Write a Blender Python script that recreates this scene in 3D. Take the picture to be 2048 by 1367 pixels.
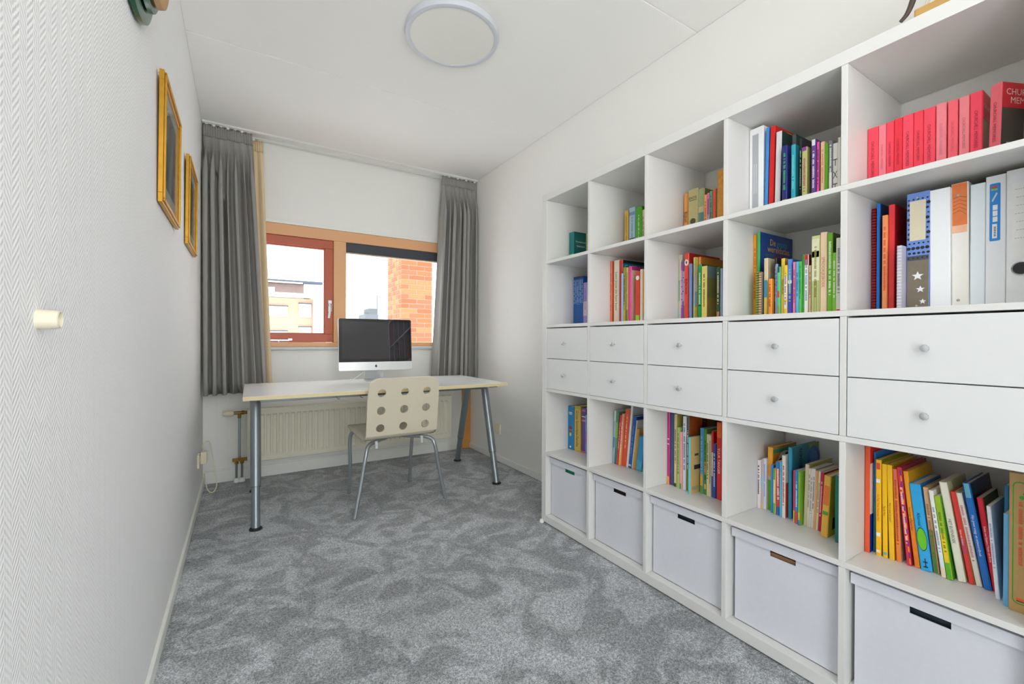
import bpy, bmesh, math, random
import numpy as np
from mathutils import Matrix, Vector
for o in list(bpy.data.objects): bpy.data.objects.remove(o)
sc = bpy.context.scene
COLL = sc.collection
# ---------------------------------------------------------------- camera, light, exposure
F, YAW, PIT, ROL = 870.2, .5556, -.0037, .0036
EYE = Vector((-1.4318, -1.9854, 1.0109))
fw = Vector((math.sin(YAW)*math.cos(PIT), math.cos(YAW)*math.cos(PIT), math.sin(PIT)))
rt = Vector((math.cos(YAW), -math.sin(YAW), 0)); up = rt.cross(fw)
r2 = math.cos(ROL)*rt + math.sin(ROL)*up; u2 = -math.sin(ROL)*rt + math.cos(ROL)*up
cd = bpy.data.cameras.new('camera'); cam = bpy.data.objects.new('camera', cd); COLL.objects.link(cam)
cd.sensor_width = 36; cd.lens = F/2048*36; cd.clip_start = .05; cd.clip_end = 500
m = Matrix((r2, u2, -fw)).transposed().to_4x4(); m.translation = EYE; cam.matrix_world = m
sc.camera = cam

w = bpy.data.worlds.new('overcast_sky'); sc.world = w; w.use_nodes = True
bg = w.node_tree.nodes['Background']; bg.inputs[0].default_value = (.96, .975, 1, 1); bg.inputs[1].default_value = 4.8
sd = bpy.data.lights.new('sun', 'SUN'); sd.energy = 1.6; sd.angle = .05; sd.color = (1, .93, .82)
sun = bpy.data.objects.new('sun', sd); COLL.objects.link(sun); sun.rotation_euler = (math.radians(38), 0, math.radians(-18)); sun.location = (0, -6, 9)
def area(name, loc, rot, sx, sy, e, col):
    l = bpy.data.lights.new(name, 'AREA'); l.shape = 'RECTANGLE'; l.size = sx; l.size_y = sy; l.energy = e; l.color = col
    o = bpy.data.objects.new(name, l); COLL.objects.link(o); o.location = loc; o.rotation_euler = rot; return o
fl = area('camera_side_fill', (-1.18, -2.4, 1.5), (math.radians(88), 0, math.radians(-10)), .85, 1.5, 4.6, (1, .995, .985)); fl.data.spread = math.radians(95)  # added fill lamp behind the camera, brightens the far end
area('ceiling_bounce_fill', (-1.05, -2.3, 1.7), (math.radians(160), 0, math.radians(-12)), .5, .5, 8.2, (1, .995, .985))  # added fill aimed upward so the ceiling throws light back down
vs = sc.view_settings; vs.view_transform = 'Standard'; vs.look = 'None'; vs.exposure = -0.04; vs.gamma = 1; vs.use_curve_mapping = False
sc.cycles.max_bounces = 12; sc.cycles.diffuse_bounces = 8

# ---------------------------------------------------------------- helpers
XL, XR, YB, YF, ZC = -1.662, .4017, 1.7217, -2.7, 2.4722
def lin(h):
    h = h.lstrip('#'); v = [int(h[i:i+2], 16)/255 for i in (0, 2, 4)]
    return tuple((c/12.92 if c <= .04045 else ((c+.055)/1.055)**2.4) for c in v) + (1,)
MATS = {}
def mat(col, rough=.5, metal=0, var=.05, scale=30, bump=0, bscale=200, spec=.5):
    key = (col, rough, metal, var, scale, bump, bscale, spec)
    if key in MATS: return MATS[key]
    m = bpy.data.materials.new('paint_'+col.strip('#')); m.use_nodes = True
    nt = m.node_tree; b = nt.nodes['Principled BSDF']
    b.inputs['Roughness'].default_value = rough; b.inputs['Metallic'].default_value = metal
    b.inputs['Specular IOR Level'].default_value = spec
    c = lin(col)
    tc = nt.nodes.new('ShaderNodeTexCoord')
    n = nt.nodes.new('ShaderNodeTexNoise'); n.inputs['Scale'].default_value = scale; n.inputs['Detail'].default_value = 3
    nt.links.new(tc.outputs['Object'], n.inputs['Vector'])
    r = nt.nodes.new('ShaderNodeMix'); r.data_type = 'RGBA'
    r.inputs[6].default_value = tuple(x*(1-var) for x in c[:3])+(1,); r.inputs[7].default_value = tuple(min(1, x*(1+var)) for x in c[:3])+(1,)
    nt.links.new(n.outputs['Fac'], r.inputs[0]); nt.links.new(r.outputs[2], b.inputs['Base Color'])
    if bump:
        n2 = nt.nodes.new('ShaderNodeTexNoise'); n2.inputs['Scale'].default_value = bscale; n2.inputs['Detail'].default_value = 4
        nt.links.new(tc.outputs['Object'], n2.inputs['Vector'])
        bp = nt.nodes.new('ShaderNodeBump'); bp.inputs['Strength'].default_value = bump; bp.inputs['Distance'].default_value = .002
        nt.links.new(n2.outputs['Fac'], bp.inputs['Height']); nt.links.new(bp.outputs['Normal'], b.inputs['Normal'])
    MATS[key] = m; return m

class MB:
    def __init__(s): s.v = []; s.f = []; s.m = []
    def add(s, vs, fs, mi=0):
        o = len(s.v); s.v += [tuple(p) for p in vs]; s.f += [tuple(i+o for i in f) for f in fs]; s.m += [mi]*len(fs); return s
    def box(s, x0, x1, y0, y1, z0, z1, mi=0):
        return s.add([(x0,y0,z0),(x1,y0,z0),(x1,y1,z0),(x0,y1,z0),(x0,y0,z1),(x1,y0,z1),(x1,y1,z1),(x0,y1,z1)],
                     [(0,3,2,1),(4,5,6,7),(0,1,5,4),(1,2,6,5),(2,3,7,6),(3,0,4,7)], mi)
    def prism(s, pts, z0, z1, mi=0):        # polygon in XY extruded along Z (counter-clockwise)
        n = len(pts)
        return s.add([(x,y,z0) for x,y in pts]+[(x,y,z1) for x,y in pts],
                     [tuple(range(n-1,-1,-1)), tuple(range(n,2*n))]+[(i,(i+1)%n,n+(i+1)%n,n+i) for i in range(n)], mi)
    def plate(s, pts, o, u, v, th, mi=0):   # 2-D outline in plane (u,v) at o, thickness th along u x v
        o, u, v = Vector(o), Vector(u), Vector(v); nn = u.cross(v).normalized()*th; n = len(pts)
        P = [o+u*a+v*b for a,b in pts]
        return s.add([p for p in P]+[p+nn for p in P],
                     [tuple(range(n-1,-1,-1)), tuple(range(n,2*n))]+[(i,(i+1)%n,n+(i+1)%n,n+i) for i in range(n)], mi)
    def tube(s, pts, r, seg=10, mi=0, r1=None):
        pts = [Vector(p) for p in pts]; n = len(pts); rings = []
        for i, p in enumerate(pts):
            t = (pts[min(i+1,n-1)]-pts[max(i-1,0)]).normalized()
            if i == 0: a = t.orthogonal().normalized()
            else: a = (a - t*a.dot(t)).normalized()
            b = t.cross(a); rr = r if r1 is None else r+(r1-r)*i/(n-1)
            rings.append([p+(a*math.cos(2*math.pi*k/seg)+b*math.sin(2*math.pi*k/seg))*rr for k in range(seg)])
        V = [q for R in rings for q in R]; Fc = []
        for i in range(n-1):
            for k in range(seg):
                Fc.append((i*seg+k, i*seg+(k+1)%seg, (i+1)*seg+(k+1)%seg, (i+1)*seg+k))
        Fc.append(tuple(range(seg-1,-1,-1))); Fc.append(tuple(range((n-1)*seg, n*seg)))
        return s.add(V, Fc, mi)
    def lathe(s, prof, o=(0,0,0), ax=(0,0,1), seg=24, mi=0):   # prof: (radius, along)
        ax = Vector(ax).normalized(); a = ax.orthogonal().normalized(); b = ax.cross(a); o = Vector(o); V = []; Fc = []
        for r, h in prof:
            V += [o+ax*h+(a*math.cos(2*math.pi*k/seg)+b*math.sin(2*math.pi*k/seg))*max(r,1e-5) for k in range(seg)]
        for i in range(len(prof)-1):
            for k in range(seg): Fc.append((i*seg+k, i*seg+(k+1)%seg, (i+1)*seg+(k+1)%seg, (i+1)*seg+k))
        Fc.append(tuple(range(seg-1,-1,-1))); Fc.append(tuple(range((len(prof)-1)*seg, len(prof)*seg)))
        return s.add(V, Fc, mi)

def tag(o, label=None, cat=None, group=None, kind=None):
    if label: o['label'] = label
    if cat: o['category'] = cat
    if group: o['group'] = group
    if kind: o['kind'] = kind
    return o
def mesh(name, mb, mats, bev=0, smooth=False, sharp=.7):
    me = bpy.data.meshes.new(name); me.from_pydata(mb.v, [], mb.f)
    if not isinstance(mats, (list, tuple)): mats = [mats]
    for x in mats: me.materials.append(x)
    me.polygons.foreach_set('material_index', mb.m)
    if bev:
        bm = bmesh.new(); bm.from_mesh(me)
        bmesh.ops.bevel(bm, geom=bm.edges[:], offset=bev, offset_type='OFFSET', segments=2, profile=.5, affect='EDGES', clamp_overlap=True)
        bm.to_mesh(me); bm.free()
    if smooth:
        me.polygons.foreach_set('use_smooth', [True]*len(me.polygons)); me.set_sharp_from_angle(angle=sharp)
    me.update(); return me
def link(name, me, parent=None, loc=(0,0,0), rot=(0,0,0)):
    o = bpy.data.objects.new(name, me); COLL.objects.link(o); o.location = loc; o.rotation_euler = rot
    if parent: o.parent = parent
    return o
def ob(name, mb, mats, parent=None, bev=0, smooth=False, loc=(0,0,0), rot=(0,0,0), sharp=.7, wp=False, **t):
    """wp: the mesh is given in world coordinates although it has a parent (unrotated)"""
    if wp and parent is not None:
        L = Vector((0,0,0)); q = parent
        while q: L += q.location; q = q.parent
        mb.v = [tuple(Vector(v)-L) for v in mb.v]
    o = link(name, mesh(name, mb, mats, bev, smooth, sharp), parent, loc, rot)
    return tag(o, **t)
def thing(name, label, cat, loc=(0,0,0), rz=0, group=None):
    return tag(link(name, None, None, loc, (0,0,rz)), label, cat, group)
def struct(name, mb, m, parent=None, **k):
    o = ob(name, mb, m, parent, **k)
    if not parent: o['kind'] = 'structure'
    return o
def circ(cx, cy, r, n=20, ry=None): return [(cx+r*math.cos(2*math.pi*k/n), cy+(ry or r)*math.sin(2*math.pi*k/n)) for k in range(n)]
def smooth_path(P, n=6):
    P = [Vector(p) for p in P]; Q = []
    for i in range(len(P)-1):
        p0, p1, p2, p3 = P[max(i-1,0)], P[i], P[i+1], P[min(i+2,len(P)-1)]
        for k in range(n):
            t = k/n
            Q.append(.5*((2*p1)+(p2-p0)*t+(2*p0-5*p1+4*p2-p3)*t*t+(3*p1-p0-3*p2+p3)*t**3))
    return Q+[P[-1]]

# ---------------------------------------------------------------- surface materials
def wall_mat(name, col, herring=False, bs=.12):
    m = bpy.data.materials.new(name); m.use_nodes = True; nt = m.node_tree; b = nt.nodes['Principled BSDF']
    b.inputs['Base Color'].default_value = lin(col); b.inputs['Roughness'].default_value = .72; b.inputs['Specular IOR Level'].default_value = .3
    N = nt.nodes.new; Lk = nt.links.new
    tc = N('ShaderNodeTexCoord')
    bp = N('ShaderNodeBump'); bp.inputs['Distance'].default_value = .0015
    if herring:
        sx = N('ShaderNodeSeparateXYZ'); Lk(tc.outputs['Object'], sx.inputs[0])
        def ma(op, a, bb):
            q = N('ShaderNodeMath'); q.operation = op
            for i, v in enumerate((a, bb)):
                if isinstance(v, (int, float)): q.inputs[i].default_value = v
                else: Lk(v, q.inputs[i])
            return q.outputs[0]
        zig = ma('PINGPONG', sx.outputs['Y'], .021)
        s1 = ma('SINE', ma('MULTIPLY', ma('ADD', sx.outputs['Z'], ma('MULTIPLY', zig, 1.1)), 2*math.pi/.0105), 0)
        s2 = ma('SINE', ma('MULTIPLY', sx.outputs['Y'], 2*math.pi/.007), 0)
        nz = N('ShaderNodeTexNoise'); nz.inputs['Scale'].default_value = 320; Lk(tc.outputs['Object'], nz.inputs['Vector'])
        hgt = ma('ADD', ma('ADD', s1, ma('MULTIPLY', s2, .35)), ma('MULTIPLY', nz.outputs['Fac'], 1.0))
        Lk(hgt, bp.inputs['Height']); bp.inputs['Strength'].default_value = .26; bp.inputs['Distance'].default_value = .0011
    else:
        nz = N('ShaderNodeTexNoise'); nz.inputs['Scale'].default_value = 4.8; nz.inputs['Detail'].default_value = 3
        Lk(tc.outputs['Object'], nz.inputs['Vector']); Lk(nz.outputs['Fac'], bp.inputs['Height']); bp.inputs['Strength'].default_value = bs
    Lk(bp.outputs['Normal'], b.inputs['Normal']); return m
M_WALL = wall_mat('wall_paint', '#eeeeea'); M_LEFT = wall_mat('herringbone_wallpaper', '#f0f1f2', True); M_CEIL = wall_mat('ceiling_paint', '#f4f4f1', bs=.05)
M_TRIM = mat('#eceee9', .4, var=.02); M_SHELF = mat('#dfdfdc', .38, var=.012, scale=8); M_DRAWER = mat('#e0e2e2', .3, var=.012, scale=8)
M_BOX = mat('#d9dbe2', .7, var=.03, scale=60); M_CREAM = mat('#e9e2c8', .45, var=.03)
def carpet_mat():
    m = bpy.data.materials.new('grey_carpet'); m.use_nodes = True; nt = m.node_tree; b = nt.nodes['Principled BSDF']
    b.inputs['Roughness'].default_value = .95; b.inputs['Specular IOR Level'].default_value = .1; b.inputs['Sheen Weight'].default_value = .25
    N = nt.nodes.new; Lk = nt.links.new; tc = N('ShaderNodeTexCoord')
    def noise(s, d, dist=0):
        n = N('ShaderNodeTexNoise'); n.inputs['Scale'].default_value = s; n.inputs['Detail'].default_value = d; n.inputs['Distortion'].default_value = dist
        Lk(tc.outputs['Object'], n.inputs['Vector']); return n.outputs['Fac']
    def ramp(src, a, bb, c0, c1):
        r = N('ShaderNodeMapRange'); r.interpolation_type = 'SMOOTHSTEP'; r.inputs[1].default_value = a; r.inputs[2].default_value = bb; r.inputs[3].default_value = c0; r.inputs[4].default_value = c1
        Lk(src, r.inputs[0]); return r.outputs[0]
    def mul(a, bb):
        q = N('ShaderNodeMath'); q.operation = 'MULTIPLY'; Lk(a, q.inputs[0])
        if isinstance(bb, float): q.inputs[1].default_value = bb
        else: Lk(bb, q.inputs[1])
        return q.outputs[0]
    blot = ramp(noise(4.6, 7, 1.7), .42, .60, .74, 1.14)      # brushed pile lies in lighter and darker swathes
    blot2 = ramp(noise(1.6, 3, .5), .35, .65, .88, 1.10)
    speck = ramp(noise(230, 2), .32, .68, .60, 1.38); speck2 = ramp(noise(90, 2), .35, .65, .86, 1.12)
    v = mul(mul(mul(blot, blot2), speck), speck2)
    mx = N('ShaderNodeMix'); mx.data_type = 'RGBA'; mx.blend_type = 'MULTIPLY'; mx.inputs[0].default_value = 1; mx.inputs[6].default_value = lin('#a8acb0')
    cb = N('ShaderNodeCombineColor'); [Lk(v, cb.inputs[i]) for i in range(3)]
    Lk(cb.outputs[0], mx.inputs[7]); Lk(mx.outputs[2], b.inputs['Base Color']); return m
def glass_mat():
    m = bpy.data.materials.new('window_glass'); m.use_nodes = True; nt = m.node_tree; nt.nodes.clear(); N = nt.nodes.new; Lk = nt.links.new
    o = N('ShaderNodeOutputMaterial'); t = N('ShaderNodeBsdfTransparent'); g = N('ShaderNodeBsdfGlossy'); g.inputs['Roughness'].default_value = .02
    lw = N('ShaderNodeLayerWeight'); lw.inputs[0].default_value = .12; mx = N('ShaderNodeMixShader')
    q = N('ShaderNodeMath'); q.operation = 'MULTIPLY'; q.inputs[1].default_value = .4
    Lk(lw.outputs['Fresnel'], q.inputs[0]); Lk(q.outputs[0], mx.inputs[0]); Lk(t.outputs[0], mx.inputs[1]); Lk(g.outputs[0], mx.inputs[2]); Lk(mx.outputs[0], o.inputs[0]); return m
M_GLASS = glass_mat()

# ---------------------------------------------------------------- room shell
def pile():                                                     # floor: carpet with its pile as relief
    x = np.arange(XL, XR+.001, .0062); y = np.arange(YF, YB+.001, .0062)
    rng = np.random.default_rng(4); h = rng.random((len(y), len(x)))
    h = (h+.5*(np.roll(h,1,0)+np.roll(h,1,1)))/2
    z = (h-1)*.005
    XX, YY = np.meshgrid(x, y); V = np.stack([XX, YY, z], -1).reshape(-1, 3)
    nx, ny = len(x), len(y); i = (np.arange(ny-1)[:,None]*nx+np.arange(nx-1)[None]).ravel()
    Fq = np.stack([i, i+1, i+1+nx, i+nx], 1)
    me = bpy.data.meshes.new('floor'); me.vertices.add(len(V)); me.vertices.foreach_set('co', V.astype('f').ravel())
    me.loops.add(Fq.size); me.loops.foreach_set('vertex_index', Fq.astype('i').ravel())
    me.polygons.add(len(Fq)); me.polygons.foreach_set('loop_start', np.arange(0, Fq.size, 4, dtype='i')); 
    me.update(calc_edges=True); me.polygons.foreach_set('use_smooth', [True]*len(Fq)); me.materials.append(carpet_mat()); return me
tag(link('floor', pile()), kind='structure')
struct('floor_slab', MB().box(XL-.2, XR+.2, YF-.2, YB+.25, -.2, -.012), mat('#8a8a88', .9))
struct('wall_left', MB().box(XL-.15, XL, YF, YB, -.01, ZC), M_LEFT)
struct('wall_right', MB().box(XR, XR+.15, YF, YB, -.01, ZC), M_WALL)
WX0, WX1, WZ0, WZ1 = -1.44, .22, .955, 1.885
struct('wall_back', MB().box(XL-.15, WX0, YB, YB+.22, -.01, ZC).box(WX1, XR+.15, YB, YB+.22, -.01, ZC).box(WX0, WX1, YB, YB+.22, -.01, WZ0-.001).box(WX0, WX1, YB, YB+.22, WZ1+.001, ZC), M_WALL)
DX0, DX1, DZ = -1.6, -.66, 2.1                                   # added unseen doorway behind the camera, sized to let sky light in
struct('wall_front', MB().box(XL-.15, DX0, YF-.12, YF, -.01, ZC).box(DX1, XR+.15, YF-.12, YF, -.01, ZC).box(DX0, DX1, YF-.12, YF, DZ, ZC), M_WALL)
ceil = struct('ceiling', MB().box(XL-.2, XR+.2, YF-.12, YB+.25, ZC+.004, ZC+.2), M_CEIL)
struct('ceiling_sun_blocker', MB().box(XL-.2, XR+.2, YF-2.2, YF-.13, ZC+.004, ZC+.2), M_CEIL)  # unseen slab added to keep the sun out of the doorway
struct('floor_light_bounce', MB().box(XL-.2, XR+.2, YF-2.2, YF-.13, -.2, -.003), mat('#b9b9b6', .8))  # unseen pale slab added to bounce light in through the doorway
seams = [YF-.1, -1.96, -.688, .588, YB]
for a, b in zip(seams, seams[1:]):
    ob('ceiling_panel', MB().box(XL, XR, a+.003, b-.003, ZC, ZC+.006), M_CEIL, ceil, bev=.0022)
struct('baseboard_left', MB().box(XL, XL+.012, YF, YB, 0, .052), M_TRIM, bev=.003)
struct('baseboard_right', MB().box(XR-.012, XR, .002, YB, 0, .05), M_TRIM, bev=.003)
struct('baseboard_back', MB().box(XL+.012, .30, YB-.016, YB, 0, .085).box(XL+.012, .30, YB-.011, YB, .085, .094), M_TRIM, bev=.002)
struct('trim_1', MB().box(WX0-.02, WX1+.02, YB-.012, YB, WZ1, WZ1+.02), M_TRIM, bev=.002)
struct('trim_2', MB().box(WX0-.03, WX1+.03, YB-.05, YB, WZ0-.02, WZ0), mat('#c9d0d2', .4), bev=.003)
tag(ob('wooden_board', MB().box(.318, .4, YB-.02, YB-.001, 0, .66), mat('#d99a4e', .5, var=.12, scale=12), bev=.002), 'upright orange-brown wooden board in the corner behind the desk', 'board')
# panel seams of the wall cladding under the window
for i, x in enumerate((-1.585, -1.52)): ob('cover_strip', MB().box(x, x+.012, YB-.004, YB, .094, .66), M_WALL, bpy.data.objects['wall_back'], bev=.001)

# ---------------------------------------------------------------- window
M_FRAME = mat('#e3ad7d', .42, var=.03, scale=6); M_SASH = mat('#bb5d40', .42, var=.05, scale=6); M_ALU = mat('#c4c8cb', .3, .85, var=.02)
win = tag(link('window_1', None, None, (WX0, YB, WZ0)), kind='structure')
y0, y1 = YB-.004, YB+.075
fr = MB().box(WX0, WX1, y0, y1, 1.80, WZ1).box(WX0, WX1, y0, y1, WZ0, .990).box(WX0, -1.36, y0, y1, .99, 1.80).box(-.81, -.715, y0, y1, .99, 1.80).box(.14, WX1, y0, y1, .99, 1.80)
ob('window_frame', fr, M_FRAME, win, bev=.003, wp=True)
sa = ob('casement_sash', MB().box(-1.359, -.811, YB+.006, YB+.07, 1.733, 1.799).box(-1.359, -.811, YB+.006, YB+.07, .991, 1.054).box(-1.359, -1.298, YB+.006, YB+.07, 1.054, 1.733).box(-.87, -.811, YB+.006, YB+.07, 1.054, 1.733), M_SASH, win, bev=.004, wp=True)
ob('glazing_bead', MB().box(-1.298, -.87, YB+.02, YB+.04, 1.723, 1.733).box(-1.298, -.87, YB+.02, YB+.04, 1.054, 1.064).box(-.88, -.87, YB+.02, YB+.04, 1.064, 1.723), M_SASH, win, bev=.002, wp=True)
ob('pane', MB().box(-1.30, -.868, YB+.042, YB+.046, 1.05, 1.735), M_GLASS, win, wp=True)
ob('pane', MB().box(-.717, .142, YB+.046, YB+.050, .988, 1.802), M_GLASS, win, wp=True)
hd = ob('handle', MB().lathe([(.016,0),(.016,.008),(.010,.010),(.008,.03)], (-.836, YB+.006, 1.285), (0,-1,0), 16).tube(smooth_path([(-.836,YB-.022,1.29),(-.836,YB-.034,1.275),(-.842,YB-.036,1.24),(-.848,YB-.034,1.18)]), .0085, 10), M_ALU, win, smooth=True, wp=True)
ob('handle_plate', MB().box(-.850, -.822, YB+.001, YB+.006, 1.235, 1.325), M_ALU, win, bev=.002, wp=True)
ob('window_stay', MB().box(-1.30, -1.125, YB-.012, YB-.004, 1.0, 1.012).box(-1.135, -1.105, YB-.010, YB+.006, 1.003, 1.02).box(-1.2, -1.194, YB-.012, YB+.006, .992, 1.012), M_ALU, win, bev=.0015, wp=True)
ob('blind_cassette', MB().box(-.714, .139, YB+.002, YB+.045, 1.724, 1.799), mat('#3a3f47', .5), win, bev=.004, wp=True)
ob('blind_bar', MB().box(-.714, .139, YB+.01, YB+.035, 1.712, 1.722), mat('#c9b9a4', .5), win, bev=.002, wp=True)

# ---------------------------------------------------------------- outside
M_MORTAR = mat('#857a68', .9, var=.1, scale=60)
pier = tag(link('brick_pier', None, None, (.331, 3.585, 0)), 'orange brick chimney pier outside the right window pane', 'chimney')
PW, PD, BH, JH = .434, .651, .0515, .0115                      # stretchers of 0.205 with 0.0115 joints
ob('mortar_core', MB().box(.006, PW-.012, .006, PD-.012, -1.2, 2.105).box(.006, .15, .12, PD-.012, 2.105, 2.9), M_MORTAR, pier)
BC = ('#9a5634', '#8e4e30', '#a5643f', '#94543a')
bm_long = [mesh('brick', MB().box(0, .205, 0, .098, 0, BH), mat(c, .85, var=.18, scale=25, bump=.3, bscale=90), bev=.003) for c in BC]
bm_short = [mesh('brick', MB().box(0, .098, 0, .098, 0, BH), mat(c, .85, var=.18, scale=25, bump=.3, bscale=90), bev=.003) for c in BC]
random.seed(3)
def brick(lg, x, y, z, turn=0): link('brick', (bm_long if lg else bm_short)[random.randrange(4)], pier, (x+(.098 if turn else 0), y, z), (0, 0, math.pi/2 if turn else 0))
for c in range(34):
    z = .74+c*(BH+JH); top = c >= 22
    if not top:
        for x, lg in ([(0, 1), (.2165, 1)] if c % 2 == 0 else [(0, 0), (.1085, 1), (.325, 0)]): brick(lg, x, random.uniform(0, .002), z)
        for y, lg in ([(.1085, 1), (.325, 1), (.5415, 0)] if c % 2 == 0 else [(.1085, 0), (.217, 1), (.4335, 1)]): brick(lg, 0, y, z, 1)
    else:
        for y, lg in ([(.1085, 1), (.325, 1), (.5415, 0)] if c % 2 == 0 else [(.1085, 0), (.217, 1), (.4335, 1)]): brick(lg, 0, y, z, 1)
ob('coping', MB().box(.02, PW+.01, -.012, .1, 2.112, 2.13), mat('#6d6a66', .8), pier, bev=.004)
far = thing('apartment_building', 'pale apartment block with flat roof across the street, left pane', 'building', (0, 48, -8))
M_FB = mat('#a8856f', .9, var=.06, scale=2); M_FW = mat('#c4c3c0', .8); M_FD = mat('#3b4656', .7); M_FBR = mat('#7d706c', .9, var=.2, scale=1.5)
def fbox(name, m, x0, x1, yy0, yy1, z0, z1, par=far): return ob(name, MB().box(x0, x1, yy0, yy1, z0, z1), m, par, wp=True)
fbox('facade', M_FB, -7, 4.88, 48, 58, -8, 5.25); fbox('white_bay', M_FW, 4.9, 6.1, 47.4, 58, -8, 5.68); fbox('balcony_wall', M_FW, -7, 4.88, 46.9, 47.1, 5.25, 5.7)
fbox('penthouse', M_FBR, -7, 4.25, 50, 58, 5.3, 6.95); fbox('penthouse_end', M_FW, 4.25, 6.0, 50, 58, 5.68, 7.05); fbox('roof', M_FD, -7.2, 6.1, 49.6, 58, 7.05, 7.32); fbox('parapet', M_FW, -7, 4.1, 49.4, 49.6, 6.95, 7.1)
for x0, x1, z0, z1 in ((.53,2.53,3.36,4.38),(3.59,4.73,3.32,4.72),(3.59,4.73,.8,2.30),(.53,2.53,.6,1.84),(-3,-1,3.36,4.38),(-3,-1,.6,1.84)):
    wdw = fbox('window', M_FW, x0, x1, 47.9, 48.02, z0, z1); fbox('lintel', M_FD, x0-.05, x1+.05, 47.8, 48, z1, z1+.1, wdw); fbox('pane', mat('#aab2b8', .15), x0+.08, x1-.08, 47.88, 47.9, z0+.08, z1-.08, wdw)
for x0, x1, z0, z1 in ((.6,1.5,5.75,6.5),(5.0,5.7,5.9,6.6)): fbox('window', mat('#cfd4d8', .3), x0, x1, 49.9, 50, z0, z1)
f2 = thing('distant_block', 'small faint grey block far away behind the computer', 'building', (0, 60, -8))
fbox('facade', mat('#5a6066', .9), 13.1, 14.9, 60, 64, -8, 4.6, f2); fbox('roof', mat('#50565c', .8), 13.6, 14.8, 60, 63, 4.6, 5.4, f2); fbox('mast', mat('#50565c', .8), 14.7, 14.8, 60, 60.1, 5.4, 7.3, f2)
# ---------------------------------------------------------------- bookcase
T, CW, CP, ZO, DEP = .038, .336, .352, .004, .39
W = 2*T+5*CW+4*.016; ZT = ZO+W
bc = thing('bookcase', 'large white open bookcase of five by five compartments along right wall', 'bookcase', (DEP/2, -W/2, 0))
def uY(i, s=0): return -(T+i*CP+s)
def rZ(j, s=0): return ZO+T+j*CP+s
B = .0009
ob('top_panel', MB().box(0, DEP, -W, 0, ZT-T, ZT), M_SHELF, bc, bev=B, wp=True)
ob('bottom_panel', MB().box(0, DEP, -W, 0, ZO, ZO+T), M_SHELF, bc, bev=B, wp=True)
ob('side_panel', MB().box(0, DEP, -T, 0, ZO+T+.0004, ZT-T-.0004), M_SHELF, bc, bev=B, wp=True)
ob('side_panel', MB().box(0, DEP, -W, -W+T, ZO+T+.0004, ZT-T-.0004), M_SHELF, bc, bev=B, wp=True)
for j in range(1, 5): ob('shelf', MB().box(.0005, DEP, -W+T, -T, rZ(j)-.016, rZ(j)), M_SHELF, bc, bev=B, wp=True)
for i in range(1, 5):
    for j in range(5): ob('divider', MB().box(.001, DEP, uY(i), uY(i)+.016, rZ(j)+.0004, rZ(j, CW)-.0004), M_SHELF, bc, bev=B, wp=True)
for yy in (-.012, -W+.012): ob('foot', MB().lathe([(.014,-.004),(.014,.003),(.011,.012),(.004,.016)], (-.007, yy, 0), (0,0,1), 14), M_TRIM, bc, smooth=True, wp=True)
COLN = ['column nearest the window', 'second column from the window', 'middle column', 'fourth column from the window', 'rightmost column']
M_KNOB = mat('#cfd2d4', .22, .7, var=.02)
knob = mesh('knob', MB().lathe([(.004,0),(.0045,.008),(.0085,.013),(.0095,.018),(.008,.022),(.003,.0235)], (0,0,0), (-1,0,0), 18), M_KNOB, smooth=True)
for i in range(5):
    z0 = rZ(2); d = thing('drawer_unit', 'white two-drawer insert with small silver knobs, ' + COLN[i], 'drawers', (.2, uY(i)-CW/2, z0), group='drawer inserts')
    ya, yb_ = uY(i)-CW+.0025, uY(i)-.0025
    ob('carcass', MB().box(.03, .37, ya+.001, yb_-.001, z0+.0005, z0+.325), mat('#d8dad9', .5), d, wp=True)
    for z in (z0+.0015, z0+.1675):
        f = ob('drawer', MB().box(.0015, .03, ya, yb_, z, z+.163), M_DRAWER, d, bev=.0008, wp=True)
        link('knob', knob, f, (.0015-.2, 0, z+.0815-z0))
for i in range(5):
    z0 = rZ(0); bx = thing('storage_box', 'white lidded cardboard storage box with handle slot, ' + COLN[i], 'box', (.2, uY(i)-CW/2, z0), group='storage boxes in the bottom row')
    sh = (.004, 0, .002, -.002, 0)[i]
    ya, yb_ = uY(i)-CW+.011+sh, uY(i)-.011+sh; xf = .036; hy = (ya+yb_)/2; h0, h1 = rZ(0)+.268, rZ(0)+.289; zt = z0+.312
    b = MB().box(xf, xf+.003, ya, yb_, z0+.001, h0).box(xf, xf+.003, ya, hy-.039, h0, h1).box(xf, xf+.003, hy+.039, yb_, h0, h1).box(xf, xf+.003, ya, yb_, h1, zt)
    b.box(xf+.003, .36, ya, ya+.003, z0+.001, zt).box(xf+.003, .36, yb_-.003, yb_, z0+.001, zt).box(.357, .36, ya, yb_, z0+.001, zt).box(xf, .36, ya, yb_, z0+.0002, z0+.003)
    ob('body', b, M_BOX, bx, wp=True)
    ob('lid', MB().box(xf-.011, .366, ya-.006, yb_+.006, zt, zt+.008).box(xf-.011, xf-.008, ya-.006, yb_+.006, zt-.021, zt).box(xf-.002, .366, ya-.006, ya-.003, zt-.021, zt).box(xf-.002, .366, yb_+.003, yb_+.006, zt-.021, zt), M_BOX, bx, wp=True)
    cc, ln = [('#1f8a66', 'green folder inside the storage box'), ('#241f1c', 'black folder inside the storage box'), ('#15282c', 'dark blue folder inside the storage box'), ('#a07a58', 'brown papers inside the storage box'), ('#1d2c34', 'dark case inside the storage box')][i]
    tag(ob('document_folder', MB().box(xf+.012, xf+.2, ya+.02, yb_-.02, z0+.004, z0+(.284 if i != 3 else .276)), mat(cc, .5, var=.3, scale=9), bev=.002), ln + ', ' + COLN[i], 'folder')

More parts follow.
